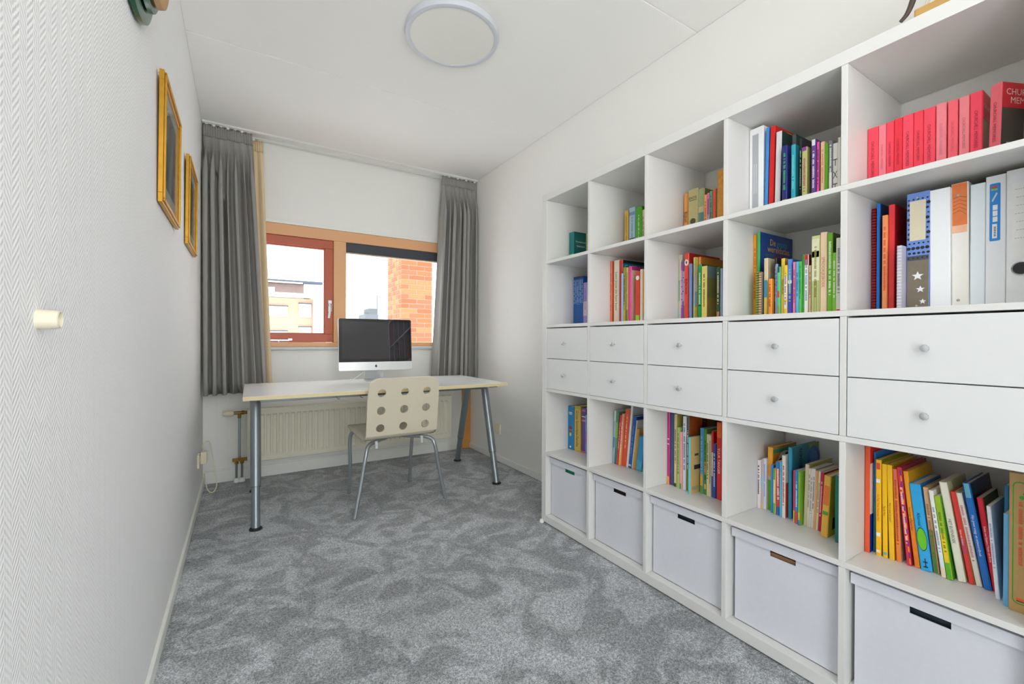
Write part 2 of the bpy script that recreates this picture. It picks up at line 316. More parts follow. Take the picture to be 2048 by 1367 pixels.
# ornament on top of the bookcase
orn = thing('wooden_ornament', 'small rustic wood ornament with leaning dark stick on top of bookcase', 'ornament', (.06, -1.62, ZT))
M_WD = mat('#c39a58', .6, var=.2, scale=20); M_DK = mat('#4a4038', .7, var=.3, scale=40)
ob('base', MB().box(.002, .12, -1.80, -1.585, ZT, ZT+.02), M_WD, orn, bev=.003, wp=True)
ob('block', MB().box(.004, .1, -1.8, -1.655, ZT+.018, ZT+.16), mat('#d2a765', .55, var=.15, scale=14), orn, bev=.004, wp=True)
ob('strap', MB().box(.001, .104, -1.668, -1.653, ZT+.016, ZT+.162), mat('#1c1a18', .6), orn, bev=.002, wp=True)
ob('stick', MB().tube(smooth_path([(-.002,-1.560,ZT+.004),(.0,-1.574,ZT+.02),(.004,-1.586,ZT+.06),(.004,-1.60,ZT+.13),(.004,-1.61,ZT+.22)]), .0045, 8, 0, .010), M_DK, orn, smooth=True, wp=True)
for k in range(3): ob('string', MB().tube([(.02,-1.60,ZT+.01),(.02,-1.608-.008*k,ZT+.07),(.02,-1.602-.012*k,ZT+.22)], .0012, 5), mat('#d8cdb4', .8), orn, wp=True)
ob('string', MB().tube([(.021+.011*math.cos(a), -1.592+.011*math.sin(a), ZT+.075+.002*a) for a in [k*.5 for k in range(26)]], .0012, 5), mat('#d8cdb4', .8), orn, wp=True)

# ---------------------------------------------------------------- desk
desk = thing('desk', 'white rectangular desk with grey metal A-shaped legs under the window', 'desk', (-.6217, 1.068, 0), -.0137)
tt = ob('tabletop', MB().box(-.8, .8, -.4, .4, .6885, .7097), mat('#eef0ef', .22, var=.01, scale=5), desk, bev=.0015)
e = MB(); e.box(-.8012, .8012, -.4012, -.3998, .6888, .7088).box(-.8012, .8012, .3998, .4012, .6888, .7088).box(-.8012, -.7998, -.4, .4, .6888, .7088).box(.7998, .8012, -.4, .4, .6888, .7088)
ob('edge_band', e, mat('#e2d3a4', .4, var=.04), tt)
M_STEEL = mat('#8f979c', .36, .75, var=.03)
for sx, X in ((-1, -.741), (1, .7265)):
    for yb0, yt in ((-.376, -.178), (.303, .09)):
        d = Vector((0, yt-yb0, .68)); p0 = Vector((X, yb0, .006))
        lg = ob('leg', MB().tube([p0+d*.30, p0+d*.31, p0+d*.99], .0262, 20), M_STEEL, desk, smooth=True)
        ob('lower_tube', MB().tube([p0, p0+d*.32], .0215, 20), M_STEEL, lg, smooth=True)
        ob('collar', MB().tube([p0+d*.296, p0+d*.302], .0258, 20), mat('#4a4e50', .5), lg, smooth=True)
        ob('foot', MB().lathe([(.031,.0),(.032,.004),(.026,.011),(.02,.012)], (X, yb0, 0), (0,0,1), 20), mat('#1c1d1e', .5), lg, smooth=True)
    ob('support_bar', MB().box(X-.03, X+.03, -.33, .3, .676, .688), mat('#5e666a', .4, .6), desk, bev=.002)
ob('frame_rail', MB().box(-.72, .7, -.26, -.22, .660, .688), mat('#7a8286', .4, .6), desk, bev=.002)
ob('frame_rail', MB().box(-.72, .7, .14, .18, .660, .688), mat('#7a8286', .4, .6), desk, bev=.002)
for x in (-.325, -.19): ob('cable_hook', MB().tube(smooth_path([(x,-.3,.69),(x,-.3,.672),(x+.006,-.3,.66),(x+.018,-.3,.656)]), .0018, 6), mat('#55585a', .5), desk, smooth=True)

# ---------------------------------------------------------------- computer
ic = thing('desktop_computer', 'silver all-in-one computer with dark glossy screen on the desk', 'computer', (-.5965, 1.225, .7097), -.06)
M_AL = mat('#d5d8d8', .34, .55, var=.01); zs, z1, hw, TI = .061, .375, .2595, .09      # chin, height, half width, backward tilt
DL, DR = (0, 0, .0813), (-TI, 0, 0)
def rr(x0, x1, zz0, zz1, r, corners=(1,1,1,1), n=5):
    P = []
    for (cx, cz, a0, on) in ((x1-r, zz0+r, -90, corners[0]), (x1-r, zz1-r, 0, corners[1]), (x0+r, zz1-r, 90, corners[2]), (x0+r, zz0+r, 180, corners[3])):
        if on:
            for k in range(n+1):
                a = math.radians(a0+90*k/n); P.append((cx+r*math.cos(a), cz+r*math.sin(a)))
        else: P.append((cx+r*(1 if cx > (x0+x1)/2 else -1), cz+r*(1 if cz > (zz0+zz1)/2 else -1)))
    return P
ob('housing', MB().plate(rr(-hw, hw, 0, z1, .012), (0,.018,0), (1,0,0), (0,0,1), .017), M_AL, ic, bev=.001, loc=DL, rot=DR)
bk = MB(); ring = rr(-hw+.002, hw-.002, .002, z1-.002, .012); n = len(ring)
V = [(x,.018,z) for x,z in ring]+[(x*.55, .042, z1/2+(z-z1/2)*.55) for x,z in ring]
bk.add(V, [tuple(range(n-1,-1,-1)), tuple(range(n,2*n))]+[(i,n+i,n+(i+1)%n,(i+1)%n) for i in range(n)]); ob('back_shell', bk, M_AL, ic, smooth=True, loc=DL, rot=DR)
M_BEZ = mat('#14171a', .03, var=0, spec=.8); M_SCR = mat('#24232d', .012, var=.02, spec=1.0)
ob('bezel', MB().plate(rr(-hw+.0015, hw-.0015, zs, z1-.0015, .011, (0,1,1,0)), (0,.001,0), (1,0,0), (0,0,1), .0018), M_BEZ, ic, loc=DL, rot=DR)
ob('screen', MB().plate([(-.236,zs+.022),(.236,zs+.022),(.236,z1-.022),(-.236,z1-.022)], (0,-.0008,0), (1,0,0), (0,0,1), .0004), M_SCR, ic, loc=DL, rot=DR)
ap = [(0,.70),(.16,.78),(.36,.76),(.52,.62),(.40,.50),(.36,.32),(.42,.14),(.58,.02),(.48,-.24),(.32,-.46),(.16,-.50),(0,-.44),(-.16,-.50),(-.34,-.44),(-.52,-.16),(-.60,.16),(-.56,.48),(-.40,.70),(-.18,.76)]
lf = [(.02,.82),(.10,1.02),(.28,1.18),(.30,1.0),(.20,.86)]
lg = MB()
for q in (ap, lf): lg.plate([(a*.0135, b*.0135+.0285) for a, b in q][::-1], (-.004,.0010,0), (1,0,0), (0,0,1), .0006)
ob('logo', lg, mat('#101214', .3), ic, loc=DL, rot=DR)
st = MB(); prof = [(-.055,0),(.125,0),(.130,.004),(.055,.21),(.049,.21),(.112,.014),(.108,.007),(-.055,.005)]
st.plate(prof, (-.068,0,0), (0,1,0), (0,0,1), .136); ob('stand', st, M_AL, ic)
ob('power_cord', MB().tube(smooth_path([(-.05,.11,.09),(-.09,.11,.05),(-.15,.09,.012),(-.17,.12,.003),(-.15,.20,.003)]), .0028, 8), mat('#e2e4e4', .5), ic, smooth=True)

# ---------------------------------------------------------------- chair
ch = thing('desk_chair', 'cream moulded plywood chair with round holes and grey tube legs', 'chair', (-.617, .80, 0), .03)
M_PLY = mat('#d6cfb8', .42, var=.03, scale=6); HW = .2175
low = [(.215,.447),(.17,.441),(.12,.437),(.05,.432),(-.03,.427),(-.10,.424),(-.145,.4235),(-.175,.4265),(-.198,.436),(-.214,.4515),(-.2225,.470)]
def back_pt(z):                                                  # straight reclined back
    return (-.2225-(z-.470)*.145, z)
hz = [.498, .601, .705]; hu = [-.1375, 0, .1375]; hs = .043; ztop = .790
def shell(name, rows, holes):
    us = sorted({-HW, HW}|{c+s for c in hu for s in (-hs, hs)}); V = {}; bm = bmesh.new()
    def warp(u, z):
        k = max(0, z-(ztop-.066)); w_ = (HW-.066+math.sqrt(max(0, .066**2-k*k)))/HW
        return u*w_
    def vt(u, r):
        y, z = r; key = (round(u,5), round(y,5), round(z,5))
        if key not in V: V[key] = bm.verts.new((warp(u, z), y, z))
        return V[key]
    for a, b in zip(rows, rows[1:]):
        for u0, u1 in zip(us, us[1:]):
            hole = None
            if holes:
                for c in hu:
                    for h in hz:
                        if abs((u0+u1)/2-c) < .01 and abs((a[1]+b[1])/2-h) < .01: hole = (c, h)
            q = [vt(u0,a), vt(u1,a), vt(u1,b), vt(u0,b)]
            if not hole: bm.faces.new(q); continue
            n = 32; R = [vt(hole[0]+.0245*math.cos(2*math.pi*k/n), back_pt(hole[1]+.0245*math.sin(2*math.pi*k/n))) for k in range(n)]
            for ci, (cv, k1, k0) in enumerate(((q[2], 8, 0), (q[3], 16, 8), (q[0], 24, 16), (q[1], 32, 24))):
                for k in range(k0, k1): bm.faces.new((cv, R[(k+1)%n], R[k%n]))
            for cv, cw, k in ((q[1], q[2], 0), (q[2], q[3], 8), (q[3], q[0], 16), (q[0], q[1], 24)): bm.faces.new((cv, cw, R[k]))
    bmesh.ops.recalc_face_normals(bm, faces=bm.faces[:])
    me = bpy.data.meshes.new(name); bm.to_mesh(me); bm.free(); me.materials.append(M_PLY)
    me.polygons.foreach_set('use_smooth', [p.center.z < .455 for p in me.polygons]); o = link(name, me, ch); s = o.modifiers.new('ply', 'SOLIDIFY'); s.thickness = .011; s.offset = 0; return o
shell('seat', low[:8], False)
br = sorted({h+s for h in hz for s in (-hs, hs)})
rows = low[7:9]+[(-.2125,.448)]+[back_pt(z) for z in br]+[back_pt(br[-1]+(ztop-br[-1])*math.sin(k*math.pi/16)) for k in range(1, 9)]
rows[2] = (-.2120, .4475)
shell('backrest', rows, True)
M_TUBE = mat('#a7adb1', .34, .7, var=.02)
for (fx, fy, kx, ky, zz) in ((-.282,-.235,-.207,-.205,.405),(.283,-.217,.207,-.205,.405),(-.207,.218,-.205,.175,.425),(.215,.237,.205,.175,.425)):
    s = .72
    P = smooth_path([(fx,fy,.003),(fx*.45+kx*.55,fy*.45+ky*.55,.2),(kx*1.03,ky*1.03,zz-.055),(kx*.93,ky*.92,zz-.012),(kx*.72,ky*.76,zz-.001),(kx*.3,ky*.4,zz),(0,0,zz)])
    ob('leg', MB().tube(P, .0112, 12), M_TUBE, ch, smooth=True)
for x in (-.15, .13): ob('end_cap', MB().tube([(x,-.195,.418),(x,-.2,.375)], .009, 10), mat('#c9cdd0', .5), ch, smooth=True)

# ---------------------------------------------------------------- radiator
rad = thing('radiator', 'cream ribbed panel radiator on the wall below the window', 'radiator', (-.6, 1.67, .135))
M_RAD = mat('#e9e6d2', .4, var=.02); x0, x1, z0, z1, yf = -1.395, .18, .135, .512, 1.640
nr = 38; pit = (x1-x0-.06)/nr; P = [(x0, yf+.004)]
for k in range(nr):
    c = x0+.03+pit*(k+.5); P += [(c-pit*.36, yf+.004), (c-pit*.24, yf+.013), (c+pit*.24, yf+.013), (c+pit*.36, yf+.004)]
P.append((x1, yf+.004)); mb = MB(); n = len(P)
zz = [(z0,.0),(z0+.035,0),(z0+.048,1),(z1-.055,1),(z1-.042,0),(z1-.012,0)]
V = [(x, yf+.004+(y-yf-.004)*k, z) for z, k in zz for x, y in P]
mb.add(V, [(r*n+i, r*n+i+1, (r+1)*n+i+1, (r+1)*n+i) for r in range(len(zz)-1) for i in range(n-1)])
ob('front_panel', mb, M_RAD, rad, smooth=True, sharp=.4, wp=True)
ob('casing', MB().box(x0, x1, yf+.016, 1.70, z0, z1-.012).box(x0-.003, x0, yf+.002, 1.70, z0, z1).box(x1, x1+.003, yf+.002, 1.70, z0, z1), M_RAD, rad, wp=True)
g = MB().box(x0, x1, yf+.002, yf+.008, z1-.013, z1).box(x0, x1, 1.69, 1.70, z1-.013, z1)
ob('top_rim', g, M_RAD, rad, bev=.001, wp=True)
sl = mesh('grille_slat', MB().box(-.004, .004, yf+.009-1.67, 1.689-1.67, .362, .374), M_RAD)
for k in range(52): link('grille_slat', sl, rad, (x0+.02+k*.0302+.6, 0, 0))
M_BR = mat('#9a7a3c', .35, .8, var=.2, scale=30); Y = 1.66
ob('thermostat_knob', MB().lathe([(.013,0),(.019,.004),(.021,.03),(.018,.058),(.010,.067)], (-1.479,Y,.490), (-1,0,0), 20), M_CREAM, rad, smooth=True, wp=True)
ob('valve', MB().tube([(-1.480,Y,.490),(-1.397,Y,.490)], .011, 10).tube([(-1.4455,Y,.49),(-1.4455,Y,.452)], .011, 10).lathe([(.015,-.008),(.015,.008)], (-1.425,Y,.49), (1,0,0), 6), M_BR, rad, smooth=True, wp=True)
ob('pipe', MB().tube([(-1.4455,Y,.455),(-1.4455,Y,.165)], .0085, 12), mat('#a9b4b8', .3, .7), rad, smooth=True, wp=True)
ob('valve_block', MB().box(-1.489, -1.397, Y-.012, Y+.012, .147, .167).box(-1.4545, -1.4365, Y-.012, Y+.012, .16, .18).lathe([(.013,-.012),(.013,.012)], (-1.463,Y,.142), (0,0,1), 6).lathe([(.013,-.012),(.013,.012)], (-1.43,Y,.142), (0,0,1), 6), M_BR, rad, wp=True)
for x in (-1.463, -1.430):
    ob('pipe', MB().tube([(x,Y,.14),(x,Y,-.005)], .0075, 12), mat('#7f8a86', .4, .5), rad, smooth=True, wp=True)
    ob('pipe_collar', MB().lathe([(.019,.0),(.019,.016),(.012,.028),(.009,.03)], (x,Y,.0), (0,0,1), 16), M_TRIM, rad, smooth=True, wp=True)

# ---------------------------------------------------------------- curtains and rails
M_CUR = mat('#9a9995', .9, var=.10, scale=300, bump=.25, bscale=700, spec=.15); M_BEI = mat('#e3cda8', .9, var=.05, scale=200, spec=.15)
def curtain(name, label, m, xt, xb, zt, zb, yc, folds, amp, seed, glide=True, ysl=0):
    rnd = random.Random(seed); c = thing(name, label, 'curtain', ((xt[0]+xt[1])/2, yc, zb))
    wob = [rnd.uniform(-.35, .35) for _ in range(folds+1)]; am = [rnd.uniform(.6, 1.25) for _ in range(folds+1)]
    def pt(u, z, head):
        t = (zt-z)/(zt-zb); X = (xt[0]+(xt[1]-xt[0])*u)*(1-t)+(xb[0]+(xb[1]-xb[0])*u)*t
        q = u*folds; i = min(int(q), folds-1); f = q-i; ww = wob[i]*(1-f)+wob[i+1]*f; A_ = am[i]*(1-f)+am[i+1]*f
        ph = math.pi*(q+ww*min(1, t*4)); dz = zt-z
        if head: y = -.010*abs(math.sin(ph*3))-.004*math.sin(ph)
        else:
            k = min(1, max(0, (dz-.075)/.28)); k = k*k*(3-2*k); a = .014+(amp*A_-.014)*k
            y = -a*abs(math.sin(ph))**(.55)+.35*amp; y += (1-k)*(-.35*amp); X += .16*a*math.sin(2*ph)*(1 if seed % 2 else -1)
            if dz < .1: y += .006
        return (X, yc+y+ysl*t, z)
    def sheet(nm, z_a, z_b, nv, head):
        nu = folds*14; mb = MB()
        Zs = [z_a+(z_b-z_a)*(k/nv)**(1 if head else 1.6) for k in range(nv+1)]
        V = [pt(i/nu, z, head) for z in Zs for i in range(nu+1)]
        mb.add(V, [(r*(nu+1)+i, r*(nu+1)+i+1, (r+1)*(nu+1)+i+1, (r+1)*(nu+1)+i) for r in range(nv) for i in range(nu)])
        o = ob(nm, mb, m, c, smooth=True, sharp=2.5, wp=True); s = o.modifiers.new('cloth', 'SOLIDIFY'); s.thickness = .002; s.offset = 1; return o
    sheet('heading', zt, zt-.078, 4, True); sheet('drape', zt-.076, zb, 34, False)
    if glide:
        for k in range(folds):
            X = xt[0]+(xt[1]-xt[0])*(k+.5)/folds
            ob('glider', MB().box(X-.008, X+.008, yc-.006, yc+.004, zt-.004, zt+.012), M_TRIM, c, wp=True)
    return c
curtain('curtain', 'dark grey pleated curtain at the left of the window', M_CUR, (XL+.006, -1.372), (XL+.006, -1.272), 2.452, .637, 1.588, 7, .125, 5)
curtain('curtain', 'dark grey pleated curtain at the right, behind the desk', M_CUR, (.062, XR-.006), (-.034, XR-.006), 2.452, .64, 1.588, 8, .14, 9)
curtain('inner_curtain', 'narrow beige inner curtain behind the left grey curtain', M_BEI, (-1.50, -1.302), (-1.46, -1.236), 2.45, .64, 1.682, 5, .03, 3)
for y, l in ((1.578, 'front white ceiling curtain rail carrying the grey curtains'), (1.684, 'rear white ceiling curtain rail nearest the window wall')):
    ob('curtain_rail', MB().box(XL+.003, XR-.003, y-.013, y+.013, ZC-.007, ZC).box(XL+.003, XR-.003, y-.013, y-.007, ZC-.012, ZC-.006).box(XL+.003, XR-.003, y+.007, y+.013, ZC-.012, ZC-.006), M_TRIM, label=l, cat='curtain rail')

# ---------------------------------------------------------------- ceiling lamp
lp = thing('ceiling_lamp', 'large flat round white ceiling lamp, switched off', 'ceiling lamp', (-.58, -.065, ZC))
ob('rim', MB().lathe([(.205,-.001),(.221,-.001),(.222,-.012),(.218,-.026),(.208,-.029),(.198,-.027),(.198,-.02)], (0,0,0), (0,0,1), 72), mat('#cfd4dc', .35, var=.01), lp, smooth=True)
ob('diffuser', MB().lathe([(.199,-.019),(.199,-.0245),(.12,-.027),(.0,-.028)], (0,0,0), (0,0,1), 72), mat('#ecece6', .5, var=.01), lp, smooth=True)

# ---------------------------------------------------------------- left wall: pictures, oval, peg
M_GOLD = mat('#c9962e', .38, .55, var=.25, scale=30)
def picture_mat(seed):
    m = bpy.data.materials.new('landscape_print'); m.use_nodes = True; nt = m.node_tree; b = nt.nodes['Principled BSDF']; b.inputs['Roughness'].default_value = .08
    N = nt.nodes.new; Lk = nt.links.new; tc = N('ShaderNodeTexCoord'); mp = N('ShaderNodeMapping'); mp.inputs['Location'].default_value = (0, seed*3.1, seed)
    Lk(tc.outputs['Object'], mp.inputs[0]); n = N('ShaderNodeTexNoise'); n.inputs['Scale'].default_value = 6; n.inputs['Detail'].default_value = 5; n.inputs['Distortion'].default_value = .6
    Lk(mp.outputs[0], n.inputs['Vector']); r = N('ShaderNodeValToRGB')
    el = r.color_ramp.elements; el[0].position = .28; el[0].color = lin('#3d4138'); el[1].position = .75; el[1].color = lin('#8fa0a4')
    q = el.new(.45); q.color = lin('#5d5f4c'); q = el.new(.6); q.color = lin('#6f7f86')
    Lk(n.outputs['Fac'], r.inputs[0]); Lk(r.outputs[0], b.inputs['Base Color']); return m
for nm, ya, yb_, zb, zt, seed in (('gilt-framed dark landscape picture nearer the camera', -.225, .195, 1.447, 1.868, 1), ('gilt-framed dark landscape picture nearer the window', .545, .955, 1.458, 1.878, 2)):
    p = link('framed_picture', None, None, (XL+.003, (ya+yb_)/2, zb), (0, math.radians(.6), 0)); tag(p, nm, 'picture', 'gilt-framed pictures')
    hw2, hh, fwid = (yb_-ya)/2, zt-zb, .03
    for (a, b2, c2, d2) in ((-hw2, hw2, 0, fwid), (-hw2, hw2, hh-fwid, hh), (-hw2, -hw2+fwid, fwid, hh-fwid), (hw2-fwid, hw2, fwid, hh-fwid)):
        vert = d2-c2 > b2-a; mb = MB().box(0, .013, a, b2, c2, d2)
        if vert: mb.box(.013, .019, a+.006, b2-.014, c2-.02, d2+.02)
        else: mb.box(.013, .019, a+.006, b2-.006, c2+(.006 if c2 == 0 else .014), d2-(.014 if c2 == 0 else .006))
        ob('frame_rail', mb, M_GOLD, p, bev=.0015)
    ob('mount', MB().box(.004, .008, -hw2+fwid, hw2-fwid, fwid, hh-fwid), mat('#a9aaa2', .5), p)
    ob('print', MB().box(.008, .009, -hw2+fwid+.045, hw2-fwid-.045, fwid+.045, hh-fwid-.045), picture_mat(seed), p)
    ob('pane', MB().box(.0105, .012, -hw2+fwid, hw2-fwid, fwid, hh-fwid), M_GLASS, p)
ov = thing('oval_frame', 'green and gold round moulded wall ornament high on left wall', 'wall ornament', (XL, -.62, 2.055))
ob('outer_ring', MB().lathe([(.17,0),(.242,0),(.252,.006),(.25,.016),(.23,.022),(.218,.019),(.17,.019)], (0,0,0), (1,0,0), 64), mat('#1d5a44', .25, 0, var=.3, scale=20), ov, smooth=True)
ob('inner_ring', MB().lathe([(.12,.018),(.212,.018),(.222,.026),(.219,.034),(.210,.038),(.2,.036),(.12,.040)], (0,0,0), (1,0,0), 64), mat('#1f5f48', .25, 0, var=.3, scale=20), ov, smooth=True)
ob('centre_plate', MB().lathe([(.198,.034),(.207,.044),(.203,.056),(.185,.060),(.165,.054),(.0,.053)], (0,0,0), (1,0,0), 64), mat('#b98437', .4, 0, var=.3, scale=14), ov, smooth=True)
pg = tag(ob('wall_peg', MB().lathe([(.0135,0),(.0128,.016),(.0118,.021),(.0105,.022),(.0085,.020),(.007,.012),(.0,.010)], (0,0,0), (1,0,0), 28), mat('#ddd6c0', .45, var=.02), loc=(XL, -1.163, 1.0365), smooth=True), 'cream cone-shaped peg on the left wall near the camera', 'peg')

# ---------------------------------------------------------------- sockets and cable
def socket(label, x, yy, z, s):
    t = thing('wall_socket', label, 'socket', (x, yy, z))
    ob('plate', MB().box(min(0, s*.011), max(0, s*.011), -.041, .041, -.041, .041), M_CREAM, t, bev=.003)
    ob('well', MB().lathe([(.021,.0),(.024,.013),(.019,.013),(.018,.006),(.0,.006)], (0,0,0), (s,0,0), 20), M_CREAM, t, smooth=True); return t
socket('cream wall socket low on the right wall', XR, 1.183, .27, -1)
socket('cream wall socket low on the left wall beside the radiator', XL, 1.30, .265, 1)
ad = thing('power_adapter', 'small cream plug-in adapter in the left wall socket', 'adapter', (XL+.013, 1.34, .265))
ob('adapter_body', MB().box(0, .032, -.024, .03, -.03, .045), M_CREAM, ad, bev=.004); ob('jack', MB().box(.01, .022, .03, .05, .008, .03), M_TRIM, ad, bev=.002)
ob('cable', MB().tube(smooth_path([(XL+.03,1.385,.285),(-1.645,1.45,.325),(-1.615,1.5,.338),(-1.598,1.5,.26),(-1.582,1.5,.12),(-1.572,1.49,.045),(-1.592,1.48,.006),(-1.622,1.5,.02),(-1.640,1.56,.08),(-1.648,1.62,.10)], 8), .0035, 8), mat('#e4dfc4', .5), smooth=True, label='thin cream cable looping down to the carpet in left corner', cat='cable')
